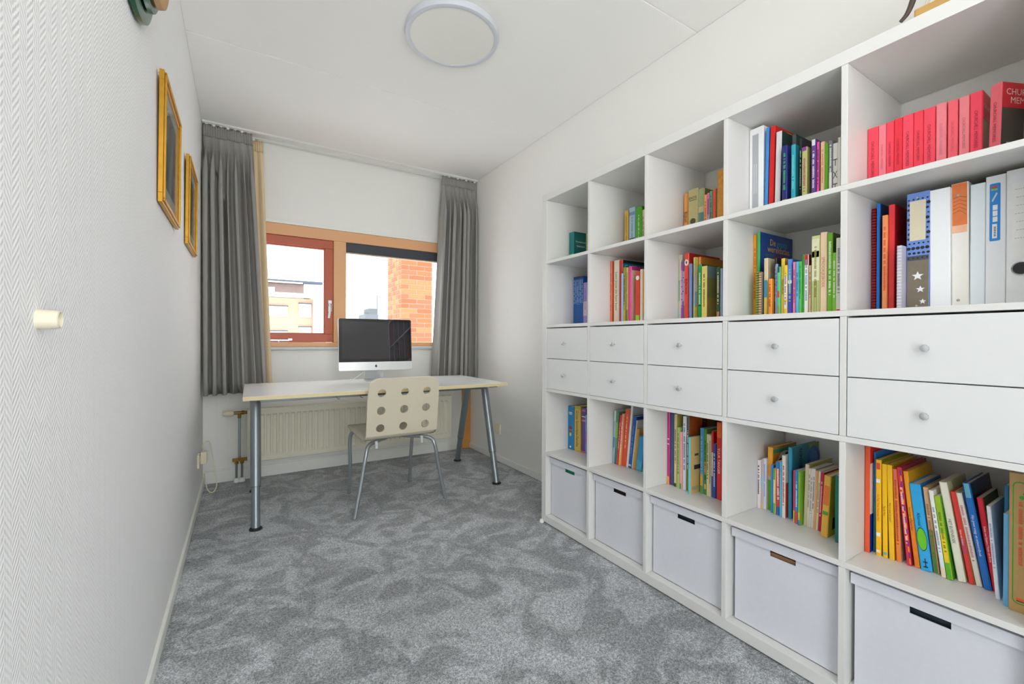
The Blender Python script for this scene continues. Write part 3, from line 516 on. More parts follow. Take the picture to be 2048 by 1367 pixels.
# ---------------------------------------------------------------- books and binders
BOOKS = [
 {'p': (0.13, -1.4473, 1.45), 't': 0.0249, 'h': 0.1835, 'd': 0.132, 'col': '#f0475a', 'label': 'leftmost red paperback memoir with worn spine, top row, rightmost column', 'k': 'soft', 'ti': ('CHURCHILL MEMOIRES', '#9a2a38', 0.3)},
 {'p': (0.13, -1.473, 1.45), 't': 0.0167, 'h': 0.1826, 'd': 0.131, 'col': '#ec7f8c', 'label': 'second red memoir, thin with faded pink spine, top row, rightmost column', 'k': 'soft', 'ti': ('CHURCHILL MEMOIRES', '#c46a78', 0.3)},
 {'p': (0.13, -1.4905, 1.45), 't': 0.0169, 'h': 0.1843, 'd': 0.133, 'col': '#ee4357', 'label': 'third red paperback memoir, top row, rightmost column', 'k': 'soft', 'ti': ('CHURCHILL MEMOIRES', '#9a2a38', 0.3)},
 {'p': (0.13, -1.5082, 1.45), 't': 0.0176, 'h': 0.1857, 'd': 0.134, 'col': '#e92f43', 'label': 'fourth red paperback memoir, darker red, top row, rightmost column', 'k': 'soft', 'ti': ('CHURCHILL MEMOIRES', '#9a2a38', 0.3)},
 {'p': (0.13, -1.5266, 1.45), 't': 0.0227, 'h': 0.1868, 'd': 0.134, 'col': '#f04a5e', 'label': 'fifth red paperback memoir, top row, rightmost column', 'k': 'soft', 'ti': ('CHURCHILL MEMOIRES', '#9a2a38', 0.3)},
 {'p': (0.13, -1.5501, 1.45), 't': 0.0197, 'h': 0.1869, 'd': 0.135, 'col': '#ee3f53', 'label': 'sixth red paperback memoir, top row, rightmost column', 'k': 'soft', 'ti': ('CHURCHILL MEMOIRES', '#9a2a38', 0.3)},
 {'p': (0.13, -1.5706, 1.45), 't': 0.0233, 'h': 0.1862, 'd': 0.134, 'col': '#f0465a', 'label': 'seventh red paperback memoir, top row, rightmost column', 'k': 'soft', 'ti': ('CHURCHILL MEMOIRES', '#9a2a38', 0.3)},
 {'p': (0.13, -1.5955, 1.45), 't': 0.0199, 'h': 0.1877, 'd': 0.135, 'col': '#e9808a', 'label': 'eighth red memoir with faded pink spine, top row, rightmost column', 'k': 'soft', 'ti': ('CHURCHILL MEMOIRES', '#d0808a', 0.3)},
 {'p': (0.13, -1.618, 1.45), 't': 0.0188, 'h': 0.1856, 'd': 0.134, 'col': '#f0606e', 'label': 'ninth red paperback memoir, slightly faded, top row, rightmost column', 'k': 'soft', 'ti': ('CHURCHILL MEMOIRES', '#cc5566', 0.3)},
 {'p': (0.13, -1.6389, 1.45), 't': 0.0187, 'h': 0.1851, 'd': 0.133, 'col': '#ea8088', 'label': 'tenth red memoir with faded spine, top row, rightmost column', 'k': 'soft', 'ti': ('CHURCHILL MEMOIRES', '#b8606c', 0.3)},
 {'p': (0.13, -1.6588, 1.45), 't': 0.0223, 'h': 0.1864, 'd': 0.134, 'col': '#ef3f58', 'label': 'eleventh red memoir with red and beige cover, top row, rightmost column', 'k': 'soft', 'ti': ('CHURCHILL MEMOIRES', '#9a2a38', 0.3), 'cov': '#b6a07a', 'cb': [(0.0, 1, 0.64, 1, '#e4202f')], 'ct': [(0.06, 0.78, 'CHURCHILL', 0.016, '#f3d9d4')]},
 {'p': (0.115, -1.6935, 1.45), 't': 0.0225, 'h': 0.1804, 'd': 0.13, 'col': '#ea6b76', 'label': 'leaning red memoir with photograph cover, nearest the edge, top row, rightmost column', 'lean': -0.0227, 'k': 'soft', 'ti': ('CHURCHILL MEMOIRES', '#9a2a38', 0.3), 'rz': -0.42, 'cov': '#55524a', 'cb': [(0.0, 1, 0.67, 1, '#df2c38'), (0.0, 1, 0.02, 0.18, '#262624'), (0.12, 0.62, 0.06, 0.22, '#c9c2ab'), (0.5, 0.9, 0.22, 0.5, '#8d877a')], 'ct': [(0.1, 0.84, 'CHURCHILL', 0.021, '#f6dcd6'), (0.2, 0.73, 'MEMOIRES', 0.021, '#f6dcd6')]},
 {'p': (0.16, -1.4473, 1.098), 't': 0.0101, 'h': 0.3077, 'd': 0.218, 'col': '#d01524', 'label': 'red comb-bound book with black and white spiral, second row, rightmost column', 'k': 'spiral', 'rc': '#1a1a1a'},
 {'p': (0.14, -1.4667, 1.098), 't': 0.0082, 'h': 0.3136, 'd': 0.226, 'col': '#1572d4', 'label': 'blue plastic report folder, second row, rightmost column', 'k': 'soft', 'cov': '#2c3f66'},
 {'p': (0.12, -1.4861, 1.098), 't': 0.012, 'h': 0.2716, 'd': 0.196, 'col': '#f59a5e', 'label': 'slim orange booklet, second row, rightmost column', 'k': 'soft', 'lt': '#e0593a'},
 {'p': (0.125, -1.4989, 1.098), 't': 0.0135, 'h': 0.2988, 'd': 0.215, 'col': '#e23237', 'label': 'glossy red folder with dark red cover, second row, rightmost column', 'k': 'soft', 'cov': '#a8121a'},
 {'p': (0.075, -1.532, 1.098), 't': 0.01, 'h': 0.1726, 'd': 0.124, 'col': '#c8c4d4', 'label': 'short clear spiral notebook before the patterned binder, second row, rightmost column', 'k': 'spiral', 'rc': '#f2f2f5'},
 {'p': (0.11, -1.5428, 1.098), 't': 0.0472, 'h': 0.3133, 'd': 0.226, 'col': '#6c8fd6', 'label': 'leaning patterned binder with dots and white stars, second row, rightmost column', 'k': 'binder', 'pat': 1},
 {'p': (0.11, -1.5908, 1.098), 't': 0.0387, 'h': 0.3101, 'd': 0.223, 'col': '#eef1f3', 'label': 'plain white ring binder beside patterned binder, second row, rightmost column', 'lean': 0.0054, 'k': 'binder'},
 {'p': (0.12, -1.6303, 1.098), 't': 0.0307, 'h': 0.317, 'd': 0.228, 'col': '#ece9e2', 'label': 'slim off-white binder with orange faded top, second row, rightmost column', 'lean': 0.0073, 'k': 'binder', 'bands': [(0.66, 0.998, '#e07a3e'), (0.6, 0.66, '#f0bb98')], 'hole': 1},
 {'p': (0.125, -1.6617, 1.098), 't': 0.026, 'h': 0.3066, 'd': 0.221, 'col': '#e4edf2', 'label': 'pale blue-white slim binder, second row, rightmost column', 'k': 'binder'},
 {'p': (0.125, -1.6885, 1.098), 't': 0.0333, 'h': 0.3175, 'd': 0.229, 'col': '#eef1f4', 'label': 'white binder with bright blue spine sticker, second row, rightmost column', 'k': 'binder', 'lab': 'blue'},
 {'p': (0.125, -1.7226, 1.098), 't': 0.0575, 'h': 0.3215, 'd': 0.231, 'col': '#f1f3f4', 'label': 'white lever arch file with round finger hole, second row, rightmost column', 'k': 'lever'},
 {'p': (0.13, -1.0964, 1.45), 't': 0.0495, 'h': 0.3225, 'd': 0.232, 'col': '#f0f1f2', 'label': 'white ring binder with grey spine label, top row, fourth column from the window', 'k': 'binder', 'lab': 'grey'},
 {'p': (0.125, -1.1526, 1.45), 't': 0.0105, 'h': 0.3051, 'd': 0.22, 'col': '#3f8ed8', 'label': 'slim blue binder, top row, fourth column from the window', 'lean': -0.018, 'k': 'soft'},
 {'p': (0.12, -1.169, 1.45), 't': 0.0158, 'h': 0.3008, 'd': 0.23, 'col': '#d81f1c', 'label': 'red folder, top row, fourth column from the window', 'lean': -0.0196, 'k': 'soft'},
 {'p': (0.11, -1.1944, 1.45), 't': 0.0177, 'h': 0.2693, 'd': 0.21, 'col': '#d9d9dc', 'label': 'thick pale grey book with yellow page tabs, top row, fourth column from the window', 'lean': -0.0189, 'k': 'soft', 'cov': '#203a34', 'tabs': ['#e0a230', '#d8cf3a']},
 {'p': (0.09, -1.2286, 1.45), 't': 0.0153, 'h': 0.2065, 'd': 0.15, 'col': '#232a78', 'label': 'navy book with green lettering, top row, fourth column from the window', 'k': 'soft', 'lt': '#3fae62', 'bands': [(0.02, 0.14, '#c9a94a')]},
 {'p': (0.12, -1.2447, 1.45), 't': 0.0115, 'h': 0.245, 'd': 0.176, 'col': '#454c4c', 'label': 'dark grey book with white lettering, top row, fourth column from the window', 'k': 'soft', 'lt': '#f0f0f0', 'cov': '#22403a'},
 {'p': (0.085, -1.2589, 1.45), 't': 0.0125, 'h': 0.1975, 'd': 0.15, 'col': '#2ba5b4', 'label': 'teal book with yellow sticker on its cover, top row, fourth column from the window', 'k': 'soft', 'lt': '#79d0d6', 'cov': '#0f6f80', 'cb': [(0.2, 0.8, 0.72, 0.92, '#f2c626')]},
 {'p': (0.11, -1.2722, 1.45), 't': 0.0066, 'h': 0.2189, 'd': 0.158, 'col': '#2c2b2d', 'label': 'black book with white lettering, top row, fourth column from the window', 'k': 'soft', 'lt': '#e8e8e8', 'cov': '#2e2b2e'},
 {'p': (0.08, -1.2933, 1.45), 't': 0.0147, 'h': 0.1752, 'd': 0.15, 'col': '#b9bd78', 'label': 'olive book with purple top edge, top row, fourth column from the window', 'k': 'soft', 'lt': '#b05a72', 'bands': [(0.93, 1, '#8c3a98')], 'cov': '#8f8f55'},
 {'p': (0.085, -1.3182, 1.45), 't': 0.0123, 'h': 0.1911, 'd': 0.16, 'col': '#6d4a9c', 'label': 'purple book with white top band, top row, fourth column from the window', 'k': 'soft', 'lt': '#e8e0f0', 'bands': [(0.9, 1, '#ececea')]},
 {'p': (0.085, -1.3331, 1.45), 't': 0.0075, 'h': 0.1785, 'd': 0.16, 'col': '#e45aa5', 'label': 'pink slim book, top row, fourth column from the window', 'k': 'soft', 'lt': '#4a1238', 'cov': '#4a4a4e'},
 {'p': (0.08, -1.3457, 1.45), 't': 0.0109, 'h': 0.1725, 'd': 0.16, 'col': '#f2cba0', 'label': 'peach book, top row, fourth column from the window', 'k': 'soft', 'lt': '#e59a6c'},
 {'p': (0.08, -1.3574, 1.45), 't': 0.0094, 'h': 0.1625, 'd': 0.16, 'col': '#62b31e', 'label': 'bright green book, top row, fourth column from the window', 'k': 'soft'},
 {'p': (0.075, -1.3698, 1.45), 't': 0.0102, 'h': 0.1664, 'd': 0.17, 'col': '#8b8b93', 'label': 'grey book with white lower half, top row, fourth column from the window', 'k': 'soft', 'bands': [(0.0, 0.42, '#f0f0f2')], 'lt': '#ffffff'},
 {'p': (0.07, -1.383, 1.45), 't': 0.0128, 'h': 0.1514, 'd': 0.17, 'col': '#eceae6', 'label': 'white book with large black letters, top row, fourth column from the window', 'k': 'soft', 'bt': ('TXT', '#33383a')},
 {'p': (0.06, -1.4, 1.45), 't': 0.006, 'h': 0.1608, 'd': 0.17, 'col': '#e9e7da', 'label': 'thin cream book, top row, fourth column from the window', 'k': 'soft'},
 {'p': (0.16, -1.0953, 1.098), 't': 0.0128, 'h': 0.3013, 'd': 0.217, 'col': '#f6a52f', 'label': 'orange-yellow slim picture book, second row, fourth column from the window', 'k': 'soft', 'lt': '#d0651c'},
 {'p': (0.15, -1.1144, 1.098), 't': 0.0099, 'h': 0.3067, 'd': 0.23, 'col': '#46b563', 'label': 'large blue children atlas with green spine, second row, fourth column from the window', 'k': 'hard', 'cov': '#1f4690', 'ct': [(0.3, 0.865, 'De', 0.034, '#f0c43a'), (0.5, 0.865, 'grote', 0.034, '#4aa0d0'), (0.22, 0.785, 'wereldatlas', 0.034, '#f0b13a'), (0.16, 0.715, 'voor', 0.03, '#3d8c4a'), (0.4, 0.71, 'kinderen', 0.03, '#b23a58')]},
 {'p': (0.1, -1.1378, 1.098), 't': 0.008, 'h': 0.1553, 'd': 0.15, 'col': '#7fae45', 'label': 'green spiral-bound notebook, second row, fourth column from the window', 'k': 'spiral', 'rc': '#3b4a2a'},
 {'p': (0.095, -1.1495, 1.098), 't': 0.008, 'h': 0.1533, 'd': 0.15, 'col': '#e8b08c', 'label': 'salmon spiral-bound notebook with grey cover, second row, fourth column from the window', 'k': 'spiral', 'rc': '#4a4038', 'cov': '#8a8b84'},
 {'p': (0.105, -1.1636, 1.098), 't': 0.0126, 'h': 0.1992, 'd': 0.14, 'col': '#d9c9a4', 'label': 'beige book with blue and yellow lower half, second row, fourth column from the window', 'k': 'soft', 'bands': [(0.32, 0.62, '#3aa0c0'), (0.0, 0.32, '#e3c64a')], 'cov': '#cbbb9a'},
 {'p': (0.09, -1.1862, 1.098), 't': 0.0113, 'h': 0.1244, 'd': 0.12, 'col': '#f2992f', 'label': 'small orange book, second row, fourth column from the window', 'k': 'soft', 'lt': '#a8420c'},
 {'p': (0.105, -1.1983, 1.098), 't': 0.0072, 'h': 0.1948, 'd': 0.15, 'col': '#2a241e', 'label': 'black book with mottled spine, second row, fourth column from the window', 'k': 'soft', 'lt': '#b8a890', 'cov': '#1d1713'},
 {'p': (0.095, -1.2063, 1.098), 't': 0.0078, 'h': 0.1721, 'd': 0.13, 'col': '#8fa6da', 'label': 'lilac-blue slim book, second row, fourth column from the window', 'k': 'soft', 'lt': '#5a74b8', 'cov': '#245a5c'},
 {'p': (0.09, -1.215, 1.098), 't': 0.0094, 'h': 0.1614, 'd': 0.13, 'col': '#63c480', 'label': 'mint green book, second row, fourth column from the window', 'k': 'soft', 'bands': [(0.88, 1, '#27595a'), (0.36, 0.5, '#d8403a'), (0.0, 0.2, '#8aa84a')]},
 {'p': (0.095, -1.2252, 1.098), 't': 0.0111, 'h': 0.1877, 'd': 0.15, 'col': '#eccb4a', 'label': 'yellow book with bold black title, second row, fourth column from the window', 'k': 'soft', 'ti': ('SPELEN SPELEN', '#2a2415', 0.5), 'cov': '#b88a20'},
 {'p': (0.085, -1.239, 1.098), 't': 0.0102, 'h': 0.1624, 'd': 0.13, 'col': '#f2ce3c', 'label': 'yellow and white patterned book, second row, fourth column from the window', 'k': 'soft', 'bands': [(0.3, 0.78, '#e8e8ea'), (0.12, 0.26, '#e8e8ea')], 'lt': '#7a5a9a'},
 {'p': (0.085, -1.2502, 1.098), 't': 0.0145, 'h': 0.1799, 'd': 0.16, 'col': '#4a4fc0', 'label': 'violet book with blue upper half, second row, fourth column from the window', 'k': 'soft', 'bands': [(0.62, 1, '#5b95e0'), (0.56, 0.62, '#f2f2f2')], 'lt': '#9fd0a0', 'cov': '#1c64a8'},
 {'p': (0.075, -1.271, 1.098), 't': 0.0087, 'h': 0.1674, 'd': 0.14, 'col': '#ef86b4', 'label': 'pink slim book beside the violet book, second row, fourth column from the window', 'k': 'soft', 'lt': '#b04a78'},
 {'p': (0.07, -1.2827, 1.098), 't': 0.0082, 'h': 0.1664, 'd': 0.14, 'col': '#54bfe0', 'label': 'cyan slim book, second row, fourth column from the window', 'k': 'soft', 'lt': '#2378a0'},
 {'p': (0.068, -1.2922, 1.098), 't': 0.0075, 'h': 0.1659, 'd': 0.14, 'col': '#62bd5a', 'label': 'green slim book beside the cyan one, second row, fourth column from the window', 'k': 'soft', 'lt': '#2c7a30'},
 {'p': (0.07, -1.3005, 1.098), 't': 0.0059, 'h': 0.1869, 'd': 0.16, 'col': '#2c9a2a', 'label': 'taller dark green book, second row, fourth column from the window', 'k': 'soft', 'cov': '#5a3a1e'},
 {'p': (0.068, -1.3075, 1.098), 't': 0.0121, 'h': 0.1842, 'd': 0.14, 'col': '#efece4', 'label': 'white book with red top, second row, fourth column from the window', 'k': 'soft', 'bands': [(0.82, 1, '#c4231c')], 'lt': '#7a94c8', 'cov': '#7d1c16'},
 {'p': (0.062, -1.3237, 1.098), 't': 0.0057, 'h': 0.1481, 'd': 0.13, 'col': '#e3c79a', 'label': 'narrow tan book, second row, fourth column from the window', 'k': 'soft', 'lt': '#9a6a3a'},
 {'p': (0.055, -1.333, 1.098), 't': 0.0233, 'h': 0.2348, 'd': 0.2, 'col': '#c8cc90', 'label': 'thick cream book with olive floral pattern, second row, fourth column from the window', 'k': 'hard', 'bands': [(0.42, 0.96, '#e4e4c0'), (0.72, 0.8, '#a8ad52')], 'lt': '#8c9240', 'dots': '#8b9440'},
 {'p': (0.052, -1.3583, 1.098), 't': 0.0178, 'h': 0.2404, 'd': 0.2, 'col': '#f0d3ae', 'label': 'tall peach storybook with script title, second row, fourth column from the window', 'k': 'hard', 'ti': ('SPROOKJESBOEK', '#c0806a', 0.5)},
 {'p': (0.048, -1.3793, 1.098), 't': 0.0135, 'h': 0.2344, 'd': 0.2, 'col': '#6fb32a', 'label': 'green book with white lettering, second row, fourth column from the window', 'k': 'soft', 'lt': '#e8f4d8', 'cov': '#3c5a18'},
 {'p': (0.044, -1.3936, 1.098), 't': 0.01, 'h': 0.173, 'd': 0.17, 'col': '#86c93c', 'label': 'shorter lime green book, second row, fourth column from the window', 'k': 'soft', 'lt': '#e8f4d8'},
 {'p': (0.04, -1.4044, 1.098), 't': 0.014, 'h': 0.2137, 'd': 0.19, 'col': '#e6e2d6', 'label': 'white book with red emblem at its foot, second row, fourth column from the window', 'k': 'soft', 'lt': '#8a84a0', 'bands': [(0.012, 0.03, '#d8383c')]},
 {'p': (0.22, -0.7551, 1.45), 't': 0.0199, 'h': 0.2062, 'd': 0.148, 'col': '#f0a050', 'label': 'orange paperback with black script title, top row, middle column', 'k': 'soft', 'ti': ('Bijbel', '#33231a', 0.8)},
 {'p': (0.2, -0.7904, 1.45), 't': 0.0483, 'h': 0.207, 'd': 0.149, 'col': '#b9ae78', 'label': 'thick khaki book with black lettering and tree emblem, top row, middle column', 'k': 'hard', 'bt2': ('ENTE', '#2a261c'), 'emb': '#4c4a30'},
 {'p': (0.2, -0.8399, 1.45), 't': 0.0275, 'h': 0.198, 'd': 0.143, 'col': '#c9c08c', 'label': 'khaki and green book with painted landscape, top row, middle column', 'k': 'hard', 'bands': [(0.62, 1, '#9dab78'), (0.24, 0.5, '#5d8a86')], 'cov': '#75792c'},
 {'p': (0.16, -0.8954, 1.45), 't': 0.011, 'h': 0.1516, 'd': 0.11, 'col': '#f3a878', 'label': 'small orange-pink book, top row, middle column', 'k': 'soft', 'lt': '#d0603a'},
 {'p': (0.155, -0.9104, 1.45), 't': 0.0106, 'h': 0.1537, 'd': 0.11, 'col': '#e878b4', 'label': 'small pink and white book, top row, middle column', 'k': 'soft', 'bands': [(0.0, 0.44, '#ece6e2')], 'lt': '#4a4a58'},
 {'p': (0.15, -0.9254, 1.45), 't': 0.0112, 'h': 0.1556, 'd': 0.11, 'col': '#62b08c', 'label': 'small sea green book, top row, middle column', 'k': 'soft', 'lt': '#2f6a58'},
 {'p': (0.15, -0.9381, 1.45), 't': 0.0149, 'h': 0.159, 'd': 0.12, 'col': '#ee5c38', 'label': 'orange-red book with dark red cover, top row, middle column', 'k': 'soft', 'cov': '#9c1f12'},
 {'p': (0.14, -0.9617, 1.45), 't': 0.0075, 'h': 0.1503, 'd': 0.12, 'col': '#6c9a6a', 'label': 'narrow green book, top row, middle column', 'k': 'soft'},
 {'p': (0.12, -0.9781, 1.45), 't': 0.034, 'h': 0.2135, 'd': 0.16, 'col': '#d9963c', 'label': 'tall amber cork-coloured book by the divider, top row, middle column', 'k': 'hard', 'cork': 1},
 {'p': (0.2, -0.7433, 1.098), 't': 0.0194, 'h': 0.2887, 'd': 0.178, 'col': '#dcd8bc', 'label': 'cream and pale green picture book, second row, middle column', 'k': 'soft', 'bands': [(0.3, 0.62, '#a8c0a8'), (0.0, 0.18, '#bfe0d8')]},
 {'p': (0.185, -0.7635, 1.098), 't': 0.0063, 'h': 0.2627, 'd': 0.189, 'col': '#efe9e4', 'label': 'thin white book, second row, middle column', 'k': 'soft'},
 {'p': (0.18, -0.7706, 1.098), 't': 0.0104, 'h': 0.2542, 'd': 0.183, 'col': '#c24c8c', 'label': 'magenta slim book, second row, middle column', 'k': 'soft', 'lt': '#f0d0e0'},
 {'p': (0.175, -0.7818, 1.098), 't': 0.0106, 'h': 0.2528, 'd': 0.182, 'col': '#2f6cc0', 'label': 'blue slim book with white lettering, second row, middle column', 'k': 'soft', 'lt': '#d8e8f8'},
 {'p': (0.17, -0.7932, 1.098), 't': 0.0079, 'h': 0.25, 'd': 0.18, 'col': '#dc2c48', 'label': 'thin crimson book, second row, middle column', 'k': 'soft', 'lt': '#f8d8d8'},
 {'p': (0.16, -0.8029, 1.098), 't': 0.0216, 'h': 0.2825, 'd': 0.218, 'col': '#ef4a38', 'label': 'large red songbook with white oval emblem, second row, middle column', 'k': 'hard', 'cov': '#c2281c', 'oval': '#f2efe6', 'ti': ('Ballet boek', '#4a1410', 0.5)},
 {'p': (0.14, -0.8404, 1.098), 't': 0.0119, 'h': 0.2317, 'd': 0.167, 'col': '#6c8fc8', 'label': 'blue-grey slim book, second row, middle column', 'k': 'soft', 'cov': '#4a5a74'},
 {'p': (0.15, -0.8531, 1.098), 't': 0.0118, 'h': 0.2569, 'd': 0.185, 'col': '#e6e39a', 'label': 'cream-yellow book with lilac middle, second row, middle column', 'k': 'soft', 'bands': [(0.25, 0.7, '#d0cde0')]},
 {'p': (0.14, -0.8677, 1.098), 't': 0.0129, 'h': 0.2528, 'd': 0.182, 'col': '#b9ab3c', 'label': 'olive and grey book, second row, middle column', 'k': 'soft', 'bands': [(0.45, 0.85, '#b8a898'), (0.2, 0.45, '#6d9094')]},
 {'p': (0.135, -0.8873, 1.098), 't': 0.0095, 'h': 0.2515, 'd': 0.155, 'col': '#f0904c', 'label': 'large orange picture book with dark title, second row, middle column', 'k': 'hard', 'cov': '#c8821c', 'ct': [(0.28, 0.83, 'Gebmich', 0.022, '#4a1e10')]},
 {'p': (0.105, -0.9074, 1.098), 't': 0.0148, 'h': 0.215, 'd': 0.14, 'col': '#10a45c', 'label': 'green book with black stripe, second row, middle column', 'k': 'soft', 'bands': [(0.235, 0.255, '#0c2a1c')], 'lt': '#c0e8d0', 'cov': '#0c5c38'},
 {'p': (0.095, -0.9296, 1.098), 't': 0.0222, 'h': 0.204, 'd': 0.15, 'col': '#ecd774', 'label': 'yellow paperback with painted meadow cover, second row, middle column', 'k': 'soft', 'lt': '#8a6a2c', 'cov': '#8f8a52', 'cb': [(0, 1, 0.0, 0.4, '#a89048'), (0.0, 1, 0.78, 1, '#7d9490')]},
 {'p': (0.075, -1.0057, 1.098), 't': 0.0131, 'h': 0.188, 'd': 0.15, 'col': '#3c5a38', 'label': 'dark green book with cream lettering, second row, middle column', 'k': 'soft', 'lt': '#efe4bc', 'bands': [(0.0, 0.12, '#e89c78')], 'cov': '#5a6a28'},
 {'p': (0.06, -1.0305, 1.098), 't': 0.008, 'h': 0.1789, 'd': 0.15, 'col': '#9fb0cc', 'label': 'blue-grey book leaning at the divider, second row, middle column', 'k': 'soft'},
 {'p': (0.2, -0.4234, 1.45), 't': 0.0251, 'h': 0.2109, 'd': 0.152, 'col': '#d8b04a', 'label': 'ochre yellow paperback, top row, second column from the window', 'k': 'soft', 'lt': '#b08a2c'},
 {'p': (0.19, -0.4638, 1.45), 't': 0.0383, 'h': 0.2125, 'd': 0.153, 'col': '#a9c6da', 'label': 'pale blue book with dark picture at its foot, top row, second column from the window', 'k': 'soft', 'bands': [(0.0, 0.3, '#3c4a40'), (0.14, 0.24, '#c2502c'), (0.82, 0.9, '#6c94b8')], 'lt': '#7c96ac'},
 {'p': (0.17, -0.5238, 1.45), 't': 0.0395, 'h': 0.1965, 'd': 0.13, 'col': '#4cae18', 'label': 'green travel guide with white lettering, top row, second column from the window', 'k': 'soft', 'lt': '#d8ecc0', 'cov': '#2c8a14'},
 {'p': (0.14, -0.5913, 1.45), 't': 0.012, 'h': 0.1644, 'd': 0.12, 'col': '#e6d2ac', 'label': 'thin cream book beside the green guide, top row, second column from the window', 'k': 'soft', 'lt': '#8a7a5c'},
 {'p': (0.153, -0.0463, 1.45), 't': 0.0425, 'h': 0.1737, 'd': 0.089, 'col': '#0c7a78', 'label': 'green pocket dictionary with light green base, top row, column nearest the window', 'k': 'soft', 'cov': '#06645e', 'bands': [(0.0, 0.29, '#62d8a4')], 'cb': [(0, 1, 0.0, 0.29, '#28b060')], 'ct': [(0.14, 0.66, 'Woordenboek', 0.013, '#e8f4f0'), (0.24, 0.52, 'Nederlands', 0.013, '#e8f4f0')], 'lt2': 1},
 {'p': (0.1, -0.2546, 1.45), 't': 0.006, 'h': 0.1207, 'd': 0.09, 'col': '#aebd58', 'label': 'thin olive booklet leaning on the dictionary, top row, column nearest the window', 'k': 'soft'},
 {'p': (0.135, -0.3913, 1.098), 't': 0.012, 'h': 0.3091, 'd': 0.223, 'col': '#f07e58', 'label': 'salmon orange picture book, second row, second column from the window', 'k': 'soft', 'lt': '#c8402c'},
 {'p': (0.12, -0.4327, 1.098), 't': 0.0344, 'h': 0.3049, 'd': 0.22, 'col': '#e9dcc0', 'label': 'cream picture book with black title, second row, second column from the window', 'k': 'soft', 'ti': ('Lees jouw zin hart hoor', '#2c2822', 0.42)},
 {'p': (0.11, -0.4803, 1.098), 't': 0.0185, 'h': 0.2986, 'd': 0.16, 'col': '#d3262e', 'label': 'large red-spined album with teal cover, second row, second column from the window', 'k': 'hard', 'cov': '#0f7f92', 'cb': [(0, 1, 0.95, 1, '#10262c')], 'ct': [(0.08, 0.84, 'GASTON', 0.038, '#9fd4dc')]},
 {'p': (0.075, -0.5241, 1.098), 't': 0.0111, 'h': 0.2268, 'd': 0.14, 'col': '#9cb8ec', 'label': 'thin pale blue booklet, second row, second column from the window', 'k': 'soft'},
 {'p': (0.075, -0.5365, 1.098), 't': 0.016, 'h': 0.2524, 'd': 0.16, 'col': '#98a04c', 'label': 'olive patterned book, second row, second column from the window', 'k': 'soft', 'lt': '#4a5c2a', 'bands': [(0.0, 0.22, '#c8a838')]},
 {'p': (0.068, -0.5609, 1.098), 't': 0.0125, 'h': 0.2484, 'd': 0.16, 'col': '#d8b65c', 'label': 'mustard yellow book, second row, second column from the window', 'k': 'soft', 'lt': '#8a6a2a', 'bands': [(0.0, 0.22, '#6d7a44')]},
 {'p': (0.062, -0.5819, 1.098), 't': 0.0161, 'h': 0.2497, 'd': 0.15, 'col': '#df3f90', 'label': 'magenta picture book with beige illustrated cover, second row, second column from the window', 'k': 'hard', 'cov': '#dcc6ac', 'cb': [(0, 1, 0.93, 1, '#c03078'), (0.2, 0.36, 0.42, 0.6, '#3a2420'), (0.3, 0.46, 0.2, 0.34, '#d8603a')]},
 {'p': (0.05, -0.6345, 1.098), 't': 0.0234, 'h': 0.2157, 'd': 0.13, 'col': '#e2422c', 'label': 'red book with white disc and green foot, second row, second column from the window', 'k': 'soft', 'disc': '#f2f2f0', 'bands': [(0.0, 0.12, '#9ad428')]},
 {'p': (0.035, -0.6739, 1.098), 't': 0.0136, 'h': 0.222, 'd': 0.14, 'col': '#ece4d0', 'label': 'cream slim book, second row, second column from the window', 'k': 'soft'},
 {'p': (0.03, -0.6926, 1.098), 't': 0.007, 'h': 0.214, 'd': 0.14, 'col': '#e8a03a', 'label': 'orange slim book at the divider, second row, second column from the window', 'k': 'soft', 'bands': [(0.0, 0.12, '#8fb0b8')]},
 {'p': (0.185, -0.0492, 1.098), 't': 0.0132, 'h': 0.2752, 'd': 0.19, 'col': '#0f5fae', 'label': 'first blue volume of the matching set, second row, column nearest the window', 'k': 'soft', 'lt': '#b8d4ee', 'bands': [(0.955, 1, '#0a2850')], 'lr': (0.45, 0.93)},
 {'p': (0.185, -0.0632, 1.098), 't': 0.013, 'h': 0.2749, 'd': 0.19, 'col': '#0f5fae', 'label': 'second blue volume of the matching set, second row, column nearest the window', 'k': 'soft', 'lt': '#b8d4ee', 'bands': [(0.955, 1, '#0a2850')], 'lr': (0.45, 0.93)},
 {'p': (0.185, -0.077, 1.098), 't': 0.013, 'h': 0.2746, 'd': 0.19, 'col': '#0f5fae', 'label': 'third blue volume of the matching set, second row, column nearest the window', 'k': 'soft', 'lt': '#b8d4ee', 'bands': [(0.955, 1, '#0a2850')], 'lr': (0.45, 0.93)},
 {'p': (0.185, -0.0908, 1.098), 't': 0.0128, 'h': 0.2742, 'd': 0.19, 'col': '#0f5fae', 'label': 'fourth blue volume of the matching set, second row, column nearest the window', 'k': 'soft', 'lt': '#b8d4ee', 'bands': [(0.955, 1, '#0a2850')], 'lr': (0.45, 0.93)},
 {'p': (0.185, -0.1044, 1.098), 't': 0.0127, 'h': 0.2739, 'd': 0.19, 'col': '#0f5fae', 'label': 'fifth blue volume of the matching set, second row, column nearest the window', 'k': 'soft', 'lt': '#b8d4ee', 'bands': [(0.955, 1, '#0a2850')], 'lr': (0.45, 0.93)},
 {'p': (0.185, -0.1179, 1.098), 't': 0.0126, 'h': 0.2736, 'd': 0.19, 'col': '#0f5fae', 'label': 'sixth blue volume of the matching set, second row, column nearest the window', 'k': 'soft', 'lt': '#b8d4ee', 'bands': [(0.955, 1, '#0a2850')], 'lr': (0.45, 0.93)},
